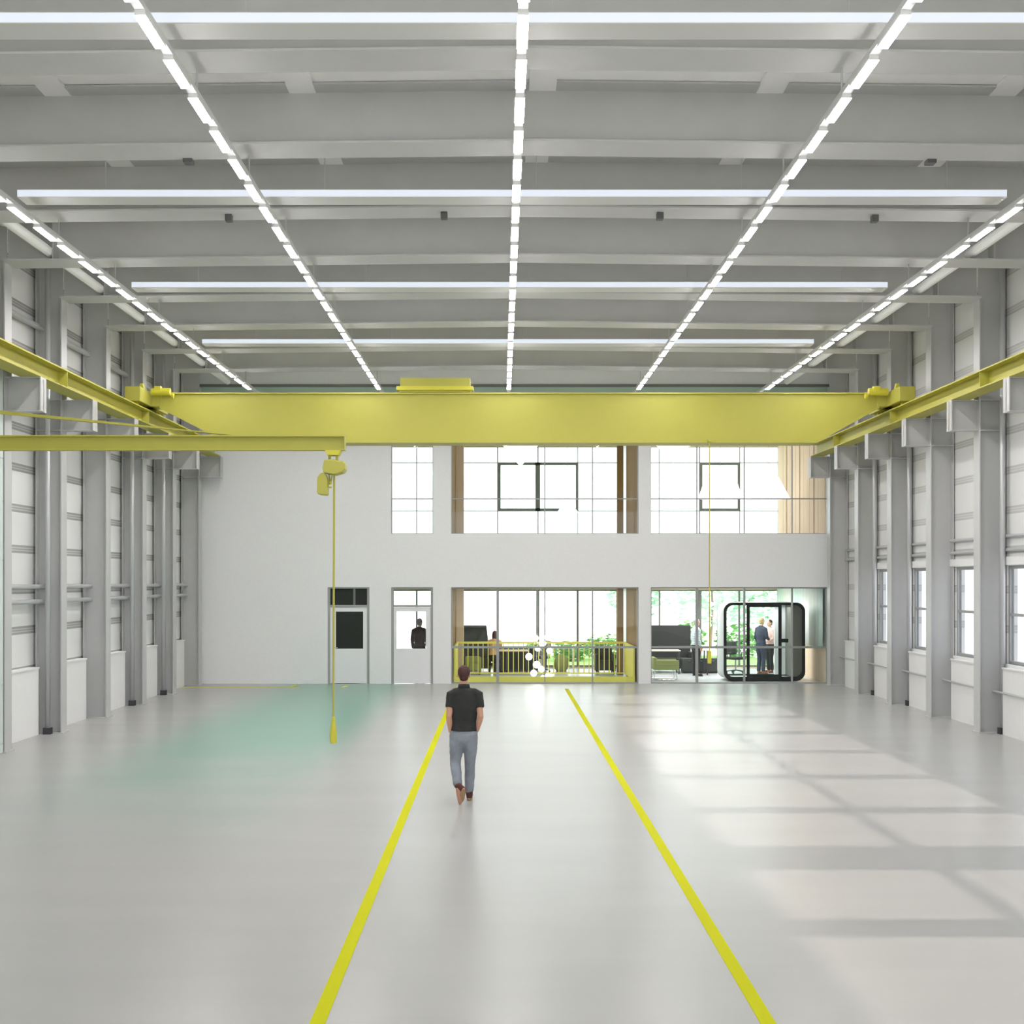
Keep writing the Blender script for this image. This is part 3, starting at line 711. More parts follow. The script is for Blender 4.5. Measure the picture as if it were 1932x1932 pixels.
# ------------------------------------------------------------------ floor markings
for x, lab in ((-1.21, 'long yellow floor line running past the walking man'), (1.755, 'long yellow floor line beside the walkway, ending at the glazed lounge')):
    tag(build('floor_line', MB().box(x - 0.052, x + 0.052, 2.0, 34.3, 0.0, 0.003), M['paint']), lab, 'floor marking', 'yellow floor lines')
yl = 2.91 * F / (1297 - CY)
tag(build('floor_line', MB().box(PX(340, yl), PX(565, yl), yl - 0.07, yl + 0.07, 0, 0.003), M['paint']), 'thin yellow floor line in front of the bare end wall', 'floor marking')
for px, py, lab in ((555, 1293.5, 'short yellow floor dash at the end of the thin line by the wall'), (650, 1295.5, 'short yellow floor dash in front of the dark-glazed door')):
    y = 2.91 * F / (py - CY); x = PX(px, y)
    m = MB().prism_xz([(x - 0.1, -0.22), (x + 0.0, -0.22), (x + 0.1, 0.22), (x + 0.0, 0.22)], 0, 0.003)
    m2 = MB().add([(v[0], y + v[2], 0.003 - v[1]) for v in m.v], [f for f in m.f])
    tag(build('floor_dash', m2, M['paint']), lab, 'floor marking', 'yellow floor dashes')

# ------------------------------------------------------------------ glazed lounge
for up_, zz, a, b, w in ((0, 0.0, 3.60, 3.79, 'lower'), (1, 4.2, 3.60, 3.79, 'upper'), (2, 0.0, -1.405, -1.17, 'lower'), (3, 4.2, -1.405, -1.17, 'upper')):
    lab = ('timber post of the %s glazed room, ' % ('lounge' if w == 'lower' else 'upstairs')) + ('at its side toward the booth room' if a > 0 else 'at its side toward the white doors')
    tag(build('timber_post', MB().box(a, b, 39.5, 39.75, zz, (2.76 if zz == 0 else UT + .05)), M['timber' if a > 0 else 'pale'], bevel=0.01), lab, 'post', 'timber posts of the glazed rooms')
rl = thing('safety_railing', 'yellow safety railing with thin bars behind the lounge glazing', 'railing', (1.2, 38, 0))
ra, rb = XM0 + 0.05, PX(1198, 36.5)
ra2, rb2 = ra, rb
build('kick_plate', MB().box(ra, rb, 36.50, 36.53, 0.0, 0.16), M['railyellow'], rl)
build('top_rail', MB().box(ra, rb, 39.30, 39.36, 0.97, 1.03).box(ra, ra + 0.05, 36.55, 39.3, 0.97, 1.03).box(rb - 0.05, rb, 36.55, 39.3, 0.97, 1.03), M['railyellow'], rl)
build('bottom_rail', MB().box(ra + .05, rb - .05, 39.31, 39.35, 0.04, 0.08), M['railyellow'], rl)
nb = 33
for i in range(nb + 1):
    x = ra + 0.03 + (rb - ra - 0.06) * i / nb
    build('baluster', MB().box(x - 0.013, x + 0.013, 39.317, 39.343, 0.08, 0.97), M['railyellow'], rl)
for x0 in (ra, rb - 0.05):
    build('side_panel', MB().box(x0 + 0.015, x0 + 0.035, 36.6, 39.25, 0.05, 0.97), M['railyellow'], rl)
    build('corner_post', MB().box(x0, x0 + 0.05, 36.53, 36.6, 0.0, 1.03), M['railyellow'], rl)
# handrails behind the hall glazing
for a, b, lab in ((XM0 + 0.02, XM1 - 0.02, 'grey handrail bar across the lounge glazing'), (XR0 + 0.04, XR1 - 0.04, 'grey handrail bar across the booth room glazing')):
    tag(build('handrail', MB().box(a, b, YB + 0.17, YB + 0.21, PZ(1223, YB + .2), PZ(1219, YB + .2)), M['frame']), lab, 'handrail', 'handrails at the glazing')

GL = [(998, 1239, 6), (1012.5, 1254, 6.3), (1021.6, 1262.5, 5.3), (1007, 1270, 5.6), (1024, 1285.0, 3.6), (1010.8, 1204, 5), (1023.5, 1214, 6.2), (1014, 1224, 4.4), (1037, 1228, 5.5), (1034.7, 1277, 6.4), (1029.6, 1202, 4)]
ch = thing('globe_chandelier', 'cluster of white glowing globe lamps hung behind the lounge glazing', 'chandelier', (1.1, 37.6, 2.7))
build('canopy', MB().tube([(1.1, 37.6, 2.72), (1.1, 37.6, 2.759)], 0.25, 24), M['white'], ch)
for i, (px, py, r) in enumerate(GL):
    y = 37.5 + 0.05 * (i % 4); x, z, rr = PX(px, y), max(PZ(py, y), 0.07), 1.08 * r * y / F
    gl = build('globe', MB().ball((x, y, z), rr, 18, 12), M['globe'], ch, smooth=True)
    build('cable', MB().tube([(x, y, z + rr), (x * .6 + 1.1 * .4, 37.6, 2.73)], 0.003, 5), M['white'], gl)

def sofa(name, lab, x0, x1, y0, y1, ztop, seat, mat, slant=0.0, cat='sofa'):
    t = thing(name, lab, cat, ((x0 + x1) / 2, (y0 + y1) / 2, 0)); ym = y1 - 0.22
    build('backrest', MB().prism_xz([(x0, 0.08), (x1, 0.08), (x1 - slant, ztop), (x0, ztop)], ym, y1), mat, t, bevel=0.03)
    build('seat', MB().box(x0 + 0.1, x1 - 0.1, y0, ym, 0.12, seat), mat, t, bevel=0.03)
    for a in (x0, x1 - 0.1):
        build('armrest', MB().box(a, a + 0.1, y0, ym, 0.08, seat + 0.2), mat, t, bevel=0.02)
    for a in (x0 + 0.06, x1 - 0.06):
        for yy in (y0 + 0.06, y1 - 0.06):
            build('leg', MB().tube([(a, yy, 0), (a, yy, 0.1)], 0.02, 8), M['dark'], t)
    return t
sofa('high_back_sofa', 'black high-backed sofa behind the yellow railing, beside the timber post', XM0 + 0.03, PX(927, 41.2), 40.5, 41.4, PZ(1180, 41.2), 0.44, M['charcoal'], 0.16)
sofa('high_back_sofa', 'black high-backed sofa in the booth room behind the man in the checked shirt', PX(1229.5, 41) - .4, PX(1304, 41), 40.4, 41.3, PZ(1180, 41), 0.44, M['black'], 0.0)
sofa('lounge_armchair', 'black armchair behind the railing next to the lounge timber post', 2.95, 3.56, 39.6, 40.4, 0.86, 0.42, M['black'], 0.08, 'armchair')
sofa('lounge_armchair', 'olive green armchair behind the railing bars in front of the black sofa', -1.12, -0.62, 39.45, 39.78, 0.56, 0.34, M['olive'], 0.04, 'armchair')

def table(name, lab, x0, x1, y0, y1, h, top, legm, cat='table', ins=0.05):
    t = thing(name, lab, cat, ((x0 + x1) / 2, (y0 + y1) / 2, 0))
    build('tabletop', MB().box(x0, x1, y0, y1, h - 0.03, h), top, t, bevel=0.006)
    for a in (x0 + ins, x1 - 0.05):
        for yy in (y0 + 0.05, y1 - 0.05):
            build('leg', MB().box(a - 0.02, a + 0.02, yy - 0.02, yy + 0.02, 0, h - 0.03), legm, t)
    return t
table('lounge_table', 'timber topped table where the woman in the peach blouse sits', -0.28, 0.85, 40.27, 41.0, 0.70, M['pale'], M['dark'], 'table', 0.45)
table('lounge_table', 'white table by the facade beyond the hanging globes', 1.2, 2.4, 41.3, 42.0, 0.74, M['white'], M['chrome'])
table('work_table', 'white topped table in front of the man in the checked shirt', 5.95, 6.42, 39.3, 40.0, 0.78, M['white'], M['dark'])
table('work_table', 'pale timber desk in front of the black sofa in the booth room', 4.6, 5.6, 39.7, 40.3, 0.74, M['pale'], M['dark'])
def cabinet(lab, x0, x1, y0, y1, h, n, mat, group='low cabinets'):
    t = thing('low_cabinet', lab, 'cabinet', ((x0 + x1) / 2, (y0 + y1) / 2, 0), group)
    build('body', MB().box(x0, x1, y0 + 0.02, y1, 0.05, h), mat, t); w = (x1 - x0) / n
    build('plinth', MB().box(x0 + .03, x1 - .03, y0 + 0.05, y1, 0.0, 0.05), M['dark'], t)
    for i in range(n):
        d = build('door', MB().box(x0 + i * w + 0.008, x0 + (i + 1) * w - 0.008, y0, y0 + 0.02, 0.06, h - 0.01), mat, t)
        build('handle', MB().box(x0 + (i + .5) * w - 0.06, x0 + (i + .5) * w + 0.06, y0 - 0.015, y0, h - 0.08, h - 0.06), M['chrome'], d)
    return t
cabinet('dark low cabinet under the table of the man in the checked shirt', PX(1284, 40.4), PX(1352, 40.4), 40.03, 40.36, 0.46, 3, M['charcoal'])
cabinet('dark low cabinet behind the woman in the peach blouse', 0.2, 1.5, 42.0, 42.4, 0.7, 3, M['charcoal'])
cabinet('black low cabinet standing behind the timber topped lounge table', -0.25, 1.0, 41.06, 41.4, 0.72, 3, M['black'])
# pouf and stools
t = thing('round_pouf', 'olive round pouf behind the railing bars beyond the globes', 'pouf', (PX(1059, 41), 41, 0))
x, y = PX(1059, 41), 41
build('cushion', MB().loft([(x, y, 0.08), (x, y, 0.2), (x, y, 0.38), (x, y, 0.42)], [0.2, 0.23, 0.22, 0.18], n=24), M['olive'], t, smooth=True)
build('base', MB().tube([(x, y, 0), (x, y, 0.05)], 0.16, 20), M['dark'], t)
# olive armchair on a chrome sled by the glass of the booth room
t = thing('sled_armchair', 'olive armchair on a chrome sled base against the booth room glazing', 'armchair', (PX(1258, 37.4), 37.6, 0))
xa, xb = PX(1232, 37.4), PX(1283, 37.4)
build('seat', MB().box(xa + .06, xb - 0.05, 37.25, 37.9, 0.30, 0.44), M['olive'], t, bevel=0.03)
build('backrest', MB().box(xa, xa + 0.1, 37.25, 37.9, 0.30, 0.66), M['olive'], t, bevel=0.03)
for yy in (37.28, 37.87):
    build('armrest', MB().box(xa + .05, xb - .05, yy - 0.04, yy + 0.04, 0.42, 0.58), M['olive'], t, bevel=0.02)
    build('sled_leg', MB().tube([(xa + 0.05, yy, 0.3), (xa + .02, yy, 0.03), (xa + .06, yy, 0.014), (xb - 0.15, yy, 0.014), (xb - 0.1, yy, 0.04), (xb - 0.16, yy, 0.3)], 0.013, 8), M['chrome'], t)
# task chair behind the booth
def task_chair(lab, x, y, rz):
    t = thing('task_chair', lab, 'chair', (x, y, 0), None, rz)
    build('seat', MB().box(-0.24, 0.24, -0.23, 0.23, 0.44, 0.52), M['black'], t, local=True, bevel=0.03)
    build('backrest', MB().box(-0.22, 0.22, 0.2, 0.27, 0.58, 1.0), M['charcoal'], t, local=True, bevel=0.03)
    build('back_bracket', MB().tube([(0, 0.15, 0.45), (0, 0.28, 0.5), (0, 0.27, 0.7)], 0.02, 8), M['dark'], t, local=True)
    build('gas_column', MB().tube([(0, 0, 0.1), (0, 0, 0.44)], 0.028, 10), M['chrome'], t, local=True)
    for a in range(5):
        an = a * 2 * math.pi / 5
        lg = build('leg', MB().tube([(0, 0, 0.11), (0.28 * math.cos(an), 0.28 * math.sin(an), 0.07)], 0.018, 8), M['dark'], t, local=True)
        build('caster', MB().ball((0.28 * math.cos(an), 0.28 * math.sin(an), 0.032), 0.032, 10, 8), M['dark'], lg, local=True)
    for s_ in (-1, 1):
        build('armrest', MB().tube([(s_ * 0.22, 0.05, 0.46), (s_ * 0.28, 0.05, 0.5), (s_ * 0.28, 0.05, 0.66), (s_ * 0.28, -0.14, 0.67)], 0.016, 8), M['dark'], t, local=True)
    return t
task_chair('black task chair behind the glass booth, beside the booth edge', PX(1388, 40), 40.0, 0.5)
task_chair('black task chair at the lounge table behind the railing', 1.25, 40.5, -1.2)

# phone booth
def rrect(x0, x1, z0, z1, r, n=7):
    P = []
    for cx, cz, a0 in ((x1 - r, z1 - r, 0), (x0 + r, z1 - r, 90), (x0 + r, z0 + r, 180), (x1 - r, z0 + r, 270)):
        for i in range(n + 1):
            a = math.radians(a0 + 90 * i / n); P.append((cx + r * math.cos(a), cz + r * math.sin(a)))
    return P
by0, by1 = 36.85, 38.0
bx0, bx1, bz0, bz1 = PX(1366, by0), PX(1519, by0), 0.01, PZ(1137, by0)
t = thing('meeting_booth', 'dark framed glass meeting booth with rounded corners', 'booth', ((bx0 + bx1) / 2, (by0 + by1) / 2, 0))
build('shell', MB().ring_xz(rrect(bx0, bx1, bz0, bz1, 0.26), rrect(bx0 + 0.05, bx1 - .05, bz0 + .07, bz1 - .05, 0.22), by0 + 0.05, by1), M['boothgrey'], t)
build('front_frame', MB().ring_xz(rrect(bx0 - .004, bx1 + .004, bz0, bz1 + .004, 0.264), rrect(bx0 + 0.075, bx1 - 0.075, bz0 + 0.12, bz1 - 0.075, 0.2), by0, by0 + 0.055), M['black'], t)
build('rear_frame', MB().ring_xz(rrect(bx0 - .004, bx1 + .004, bz0, bz1 + .004, 0.264), rrect(bx0 + 0.075, bx1 - 0.075, bz0 + 0.12, bz1 - 0.075, 0.2), by1, by1 + 0.05), M['black'], t)
build('front_glass', MB().box(bx0 + 0.07, PX(1408, by0), by0 + 0.022, by0 + 0.03, 0.12, bz1 - .07), M['glass'], t)
build('rear_glass', MB().box(bx0 + 0.07, PX(1497, by0), by1 + 0.02, by1 + 0.028, 0.12, bz1 - .07), M['glass'], t)
dx0, dx1 = PX(1409, by0), PX(1475, by0)
df = MB().box(dx0, dx0 + 0.09, by0 + 0.012, by0 + 0.048, 0.12, bz1 - .07).box(dx1 - 0.09, dx1, by0 + 0.012, by0 + 0.048, 0.12, bz1 - .07).box(dx0 + .09, dx1 - .09, by0 + .012, by0 + .048, 0.12, 0.2).box(dx0 + .09, dx1 - .09, by0 + .012, by0 + .048, bz1 - 0.13, bz1 - .07)
dr = build('booth_door', df, M['black'], t)
build('door_glass', MB().box(dx0 + .09, dx1 - .09, by0 + .026, by0 + .034, .2, bz1 - .13), M['glass'], dr)
build('door_handle', MB().box(dx1 - 0.03, PX(1487, by0), by0 - 0.03, by0 + 0.012, PZ(1212, by0), PZ(1205, by0)), M['black'], dr)
build('side_pane', MB().box(dx1 + .005, PX(1496, by0), by0 + 0.022, by0 + 0.03, 0.12, bz1 - .07), M['glass'], t)
build('inner_panel', MB().box(PX(1497, by0), bx1 - 0.075, by0 + 0.06, by1 - 0.02, 0.12, bz1 - .08), srf('booth felt', (0.15, 0.15, 0.13), 0.9, bump=0.2, nscale=60), t)
build('inner_wall', MB().box(PX(1476, by0), PX(1497, by0), by1 - 0.1, by1 - 0.04, 0.12, bz1 - .08), M['white'], t)

# pendants upstairs
def cone_lamp(lab, px, Y, w, zt_, zb_, wt, bulb=True):
    x = PX(px, Y)
    t = thing('pendant_lamp', lab, 'pendant lamp', (x, Y, zb_), 'white pendant lamps upstairs')
    s_ = MB().loft([(x, Y, zb_), (x, Y, zt_)], [w / 2, wt / 2], n=32, caps=False)
    build('lamp_shade', s_, M['shade'], t, smooth=False)
    build('cable', MB().tube([(x, Y, zt_), (x, Y, UT + 0.05)], 0.006, 6), M['frame'], t)
    build('lamp_cap', MB().tube([(x, Y, zt_), (x, Y, zt_ + 0.05)], min(wt, w) / 2 * 0.5 + 0.02, 16), M['shade'], t)
cone_lamp('big white pendant lamp upstairs above the lounge, tapering downward', 982, 39.0, 0.06, PZ(836, 39), PZ(879, 39), 1.2)
cone_lamp('white pendant lamp upstairs tapering downward, beside the white pier', 1270, 39.0, 0.10, PZ(836, 39), PZ(872, 39), 1.15)
cone_lamp('white cone pendant lamp upstairs in front of the small opening window', 1359, 39.2, 1.36, PZ(898, 39), PZ(940, 39), 0.9)
cone_lamp('white cone pendant lamp upstairs toward the boarded side wall', 1450, 39.2, 1.30, PZ(900, 39), PZ(940, 39), 0.62)
cone_lamp('small white pendant lamp upstairs by the big opening window', 1071, 39.5, 0.66, PZ(950, 39), PZ(965, 39), 0.3)

# ------------------------------------------------------------------ people
def remesh(name, mb, mat, parent, voxel, smooth_it=6, extra=None):
    me = bpy.data.meshes.new('tmp'); me.from_pydata(mb.v, [], mb.f); me.update()
    o = bpy.data.objects.new('tmp', me); COL.objects.link(o)
    r = o.modifiers.new('r', 'REMESH'); r.mode = 'VOXEL'; r.voxel_size = voxel
    if smooth_it:
        s_ = o.modifiers.new('s', 'SMOOTH'); s_.factor = 0.5; s_.iterations = smooth_it
    if extra:
        tx = bpy.data.textures.new('folds', 'CLOUDS'); tx.noise_scale = extra[0]
        dm = o.modifiers.new('d', 'DISPLACE'); dm.texture = tx; dm.strength = extra[1]; dm.mid_level = 0.5
    dg = bpy.context.evaluated_depsgraph_get(); ev = o.evaluated_get(dg)
    nm = bpy.data.meshes.new_from_object(ev); bpy.data.objects.remove(o, do_unlink=True); bpy.data.meshes.remove(me)
    nm.name = name
    nm.materials.clear()
    for p in nm.polygons: p.use_smooth = True; p.material_index = 0
    return link(name, nm, mat, parent)

def hand(mb, wr, d, side, curl=0.35):
    """palm, four unequal bent fingers and a thumb leaving the side of the palm; d = direction of the fingers, side = toward the thumb"""
    wr, d, side = Vector(wr), Vector(d).normalized(), Vector(side).normalized()
    side = (side - d * side.dot(d)).normalized(); pn = d.cross(side)
    if pn.length < 1e-5: pn = Vector((0, 1, 0))
    mb.loft([wr - d * 0.01, wr + d * 0.03, wr + d * 0.085], [(0.025, 0.018), (0.036, 0.017), (0.04, 0.014)], side=side, n=12)
    for i, L in enumerate((0.070, 0.080, 0.074, 0.058)):
        b = wr + d * 0.082 + side * (0.030 - 0.020 * i)
        p1 = b + (d * math.cos(curl * .5) + pn * math.sin(curl * .5)) * L * 0.5
        p2 = p1 + (d * math.cos(curl * 1.4) + pn * math.sin(curl * 1.4)) * L * 0.5
        mb.loft([b - d * 0.02, b, p1, p2], [0.009, 0.009, 0.0085, 0.0072], n=8)
    b = wr + d * 0.03 + side * 0.03
    p1 = b + (d * 0.6 + side * 0.7).normalized() * 0.035; p2 = p1 + (d * 0.9 + side * 0.25 + pn * 0.2).normalized() * 0.03
    mb.loft([b - side * 0.02, b, p1, p2], [0.012, 0.012, 0.0105, 0.008], n=8)

def person(lab, loc, rotz, P, look, H=1.80, voxel=0.007):
    """P: joints in metres for a 1.80 m figure facing +Y; look: materials"""
    k = H / 1.80
    t = thing('person', lab, 'person', loc, None, rotz); t.scale = (k, k, k)
    V = {a: Vector(b) for a, b in P.items() if a != 'w'}
    pel, chest, neck, head = V['pelvis'], V['chest'], V['neck'], V['head']
    wx = P.get('w', (1.0,))[0]
    up = (neck - pel).normalized()
    waist = pel.lerp(chest, 0.48)
    def torso(mb, g):
        mb.loft([pel + up * -0.06, pel, waist, chest - up * 0.03, chest + up * 0.09, chest + up * 0.165, neck - up * 0.045, neck],
                [(.145 * wx + g, .105 + g), (.160 * wx + g, .115 + g), (.135 * wx + g, .098 + g), (.165 * wx + g, .115 + g), (.170 * wx + g, .10 + g), (.150 * wx + g, .080 + g), (.095 + g, .075 + g), (.056 + g * .3, .06 + g * .3)], n=28)
    body = MB(); torso(body, 0.0)
    hd = head
    body.loft([neck - up * 0.03, neck + Vector((0, 0.012, 0.05)), hd + Vector((0, 0.0, -0.06))], [0.056, 0.053, 0.055], n=18)
    body.ball(hd + Vector((0, 0, 0.015)), (0.076, 0.096, 0.105), 24, 16)
    body.ball(hd + Vector((0, 0.028, -0.055)), (0.058, 0.066, 0.066), 20, 14)
    body.loft([hd + Vector((0, 0.088, 0.02)), hd + Vector((0, 0.105, -0.012)), hd + Vector((0, 0.108, -0.025))], [0.008, 0.013, 0.012], n=10)
    for s_ in (-1, 1): body.ball(hd + Vector((s_ * 0.078, -0.005, -0.008)), (0.011, 0.02, 0.032), 10, 10)
    shirt = MB(); pants = MB(); g = 0.016
    shirt.loft([pel + up * 0.035, pel + up * .08, waist, chest - up * 0.03, chest + up * 0.09, chest + up * 0.165, neck - up * 0.04, neck - up * .005, neck + up * .025],
               [(.180 * wx, .138), (.174 * wx, .130), (.146 * wx + g, .104 + g), (.165 * wx + g, .115 + g), (.170 * wx + g, .10 + g), (.150 * wx + g, .080 + g), (.100 + g, .080 + g), (.080, .082), (.069, .073)], n=32, caps=False)
    pants.loft([pel + up * -0.08, pel + up * -0.02, pel + up * 0.09], [(.158 * wx, .118), (.170 * wx, .126), (.150 * wx, .112)], n=28)
    long_sl = look.get('long', False)
    for s_ in ('L', 'R'):
        sh, el, wr, hd_ = V['sh' + s_], V['el' + s_], V['wr' + s_], V['hand' + s_]
        inn0 = sh.lerp(neck - up * 0.06, .6)
        body.loft([inn0, sh.lerp(inn0, .4), sh, sh.lerp(el, .5), el, el.lerp(wr, .35), wr], [.055, .057, .052, .046, .040, .040, .027], n=16)
        sx = Vector((1 if s_ == 'L' else -1, 0, 0))
        hand(body, wr, hd_ - wr, V.get('thumb' + s_, Vector((0, 1, 0))))
        m_ = sh.lerp(el, .60); inn = sh.lerp(neck - up * 0.055, .62)
        if long_sl: shirt.loft([inn, sh.lerp(inn, .4), sh, sh.lerp(el, .5), el, el.lerp(wr, .5), wr], [.068, .072, .070, .062, .055, .05, .042], n=18)
        else: shirt.loft([inn, sh.lerp(inn, .4), sh, sh.lerp(el, .35), m_], [.070, .074, .072, .066, .064], n=18, caps=False)
        hp, kn, an, toe = V['hip' + s_], V['kn' + s_], V['an' + s_], V['toe' + s_]
        body.loft([hp + Vector((0, 0, .03)), hp.lerp(kn, .5), kn, kn.lerp(an, .35), an], [.085, .068, .05, .05, .036], n=16)
        pants.loft([hp + Vector((0, 0, .05)), hp.lerp(kn, .25), hp.lerp(kn, .6), kn, kn.lerp(an, .4), kn.lerp(an, .93)], [(.098, .115), (.098, .112), (.084, .09), (.071, .073), (.068, .07), (.060, .062)], n=20)
        body.loft([an, an.lerp(toe, .5), toe], [.036, .038, .028], n=12)
    remesh('body', body, look['skin'], t, voxel, 3)
    remesh('shirt', shirt, look['top'], t, 0.011, 5, (0.09, 0.014))
    remesh('trousers', pants, look['legs'], t, 0.011, 4, (0.08, 0.014))
    # hair
    hr = MB(); hr.ball(hd + Vector((0, -0.016, 0.035)), (0.083, 0.094, 0.094), 24, 14)
    hr.loft([hd + Vector((0, -0.055, 0.03)), hd + Vector((0, -0.055, -0.055))], [(0.068, 0.045), (0.056, 0.036)], n=18)
    if look.get('longhair'):
        hr.loft([hd + Vector((0, -0.05, 0.02)), hd + Vector((0, -0.07, -0.1)), hd + Vector((0, -0.07, -0.2))], [(0.085, 0.06), (0.085, 0.05), (0.06, 0.03)], n=18)
    remesh('hair', hr, look['hair'], t, 0.009, 3, (0.02, 0.008))
    for s_ in (-1, 1):
        e = build('eye', MB().ball(hd + Vector((s_ * 0.032, 0.084, 0.012)), 0.012, 10, 8), M['eyew'], t, local=True, smooth=True)
        build('iris', MB().ball(hd + Vector((s_ * 0.032, 0.0945, 0.012)), (0.006, 0.003, 0.006), 8, 6), M['dark'], e, local=True)
    build('mouth', MB().loft([hd + Vector((-0.022, 0.088, -0.058)), hd + Vector((0, 0.097, -0.056)), hd + Vector((0.022, 0.088, -0.058))], [0.004, 0.0065, 0.004], side=(0, 0, 1), n=8), M['lip'], t, local=True)
    if look.get('collar'):
        c = MB(); rings = []
        for r_, z in ((.080, -0.02), (.074, .034), (.068, .036), (.068, -.02)):
            rings.append([neck + Vector((r_ * math.cos(a), r_ * 1.05 * math.sin(a), z + 0.012 - 0.012 * math.sin(a))) for a in [2 * math.pi * q / 24 for q in range(24)]])
        c.rings(rings); build('collar', c, look['top'], t, local=True, smooth=True)
    # shoes
    for s_ in ('L', 'R'):
        an, toe, kn = V['an' + s_], V['toe' + s_], V['kn' + s_]
        fd = (toe - an); heel = V.get('heel' + s_, an + Vector((0, -0.045, -0.06)))
        fwd = (toe - heel).normalized(); side = Vector((1, 0, 0)); side = (side - fwd * side.dot(fwd)).normalized(); nrm = side.cross(fwd)
        sh_ = MB()
        sh_.loft([heel + fwd * 0.035 + nrm * 0.035, heel + fwd * .12 + nrm * .04, heel + fwd * .2 + nrm * .033, toe - fwd * .02 + nrm * .026], [(.040, .036), (.043, .042), (.048, .034), (.036, .024)], side=side, n=16)
        sh_.loft([an + (kn - an).normalized() * look.get('boot', 0.03), an, heel + fwd * 0.05 + nrm * 0.04], [.054, .05, .042], n=16)
        so = remesh('shoe', sh_, look['shoe'], t, 0.008, 3)
        sl = MB(); L_ = (toe - heel).length + 0.03; outl = []
        for q in range(28):
            a = 2 * math.pi * q / 28; u = math.cos(a); v = math.sin(a)
            wdt = 0.043 if u > 0.2 else (0.034 if u > -0.4 else 0.036)
            outl.append(heel + fwd * (L_ * 0.5 - 0.012 + u * L_ * 0.5) + side * v * wdt)
        sl.rings([[p - nrm * 0.006 for p in outl], [p + nrm * 0.016 for p in outl]])
        build('shoe_sole', sl, look['sole'], so, local=True)
    return t

STAND = dict(pelvis=(0, 0, .93), chest=(0, 0, 1.27), neck=(0, 0, 1.515), head=(0, .02, 1.665),
             shL=(-.185, 0, 1.43), shR=(.185, 0, 1.43), elL=(-.235, -.02, 1.15), elR=(.235, -.02, 1.15), wrL=(-.235, .06, .91), wrR=(.235, .06, .91), handL=(-.23, .08, .8), handR=(.23, .08, .8),
             hipL=(-.088, 0, .90), hipR=(.088, 0, .90), knL=(-.10, .02, .49), knR=(.10, .02, .49), anL=(-.105, -.01, .085), anR=(.105, -.01, .085), toeL=(-.12, .17, .012), toeR=(.12, .17, .012),
             heelL=(-.105, -.06, .012), heelR=(.105, -.06, .012))
# the walking man, seen from behind
WALK = dict(STAND)
WALK.update(pelvis=(-.012, 0, .90), chest=(.002, .0, 1.25), neck=(-.008, .01, 1.50), head=(-.010, .045, 1.672),
            shL=(-.172, 0, 1.415), shR=(.178, .0, 1.415), elL=(-.203, -.06, 1.13), elR=(.212, -.06, 1.13), wrL=(-.185, .0, .93), wrR=(.165, .015, .94), handL=(-.15, .07, .85), handR=(.135, .075, .85),
            hipL=(-.098, 0, .86), hipR=(.075, .0, .86), knL=(-.122, .02, .50), knR=(.070, .10, .49), anL=(-.078, -.26, .255), anR=(.058, .14, .105), toeL=(-.052, -.15, .02), toeR=(.062, .32, .012),
            heelL=(.0, -.30, .215), heelR=(.058, .09, .015))
WALK['w'] = (0.98,)
ym = 2.91 * F / (1510 - CY)
person('man in a dark polo, faded jeans and red-brown boots walking away across the hall', (PX(877, ym), ym - 0.12, 0), 0.0, WALK,
       dict(skin=M['skin'], top=M['polo'], legs=M['denim'], hair=M['hair'], shoe=M['boot'], sole=M['sole'], collar=True, boot=0.11), 1.80, 0.006)
# others in the rooms
person('man in a pale checked shirt and black trousers standing by the white table', (PX(1313, 38.9), 38.9, 0), math.radians(-75), dict(STAND),
       dict(skin=M['skin'], top=M['plaid'], legs=M['blackcloth'], hair=M['hairg'], shoe=M['blackcloth'], sole=M['dark'], long=True), 1.78, 0.008)
TALK = dict(STAND); TALK.update(elR=(.25, .02, 1.17), wrR=(.12, .2, 1.10), handR=(.03, .26, 1.13), wrL=(-.22, .1, .93), handL=(-.2, .14, .83))
person('man in a navy suit and brown shoes talking behind the booth glass', (PX(1436, 39.7), 39.7, 0), math.radians(-60), TALK,
       dict(skin=M['skin2'], top=M['navy'], legs=M['navy'], hair=M['hairb'], shoe=M['brownshoe'], sole=M['dark'], long=True), 1.78, 0.008)
TALK2 = dict(STAND); TALK2.update(elL=(-.25, .02, 1.17), wrL=(-.13, .2, 1.05), handL=(-.04, .25, 1.05))
person('person in a pink shirt and black trousers facing the man in the navy suit', (PX(1453, 40.3), 40.3, 0), math.radians(110), TALK2,
       dict(skin=M['skin2'], top=M['pink'], legs=M['blackcloth'], hair=M['hair'], shoe=M['brownshoe'], sole=M['dark'], long=True), 1.70, 0.008)
person('person in a dark brown jacket seen through the glass of the white door', (PX(791.5, 38.0), 38.0, 0), math.radians(-20), dict(STAND),
       dict(skin=M['skin'], top=M['brown'], legs=M['blackcloth'], hair=M['hair'], shoe=M['blackcloth'], sole=M['dark'], long=True), 1.80, 0.008)
SIT = dict(pelvis=(0, 0, .56), chest=(0, .06, .89), neck=(0, .10, 1.13), head=(0, .14, 1.28),
           shL=(-.18, .07, 1.05), shR=(.18, .07, 1.05), elL=(-.22, .18, .82), elR=(.22, .18, .82), wrL=(-.14, .40, .83), wrR=(.14, .40, .83), handL=(-.1, .5, .85), handR=(.1, .5, .85),
           hipL=(-.09, .05, .53), hipR=(.09, .05, .53), knL=(-.10, .46, .52), knR=(.10, .46, .52), anL=(-.10, .44, .09), anR=(.10, .44, .09), toeL=(-.11, .62, .012), toeR=(.11, .62, .012), heelL=(-.1, .39, .012), heelR=(.1, .39, .012))
px0 = PX(933, 40.05)
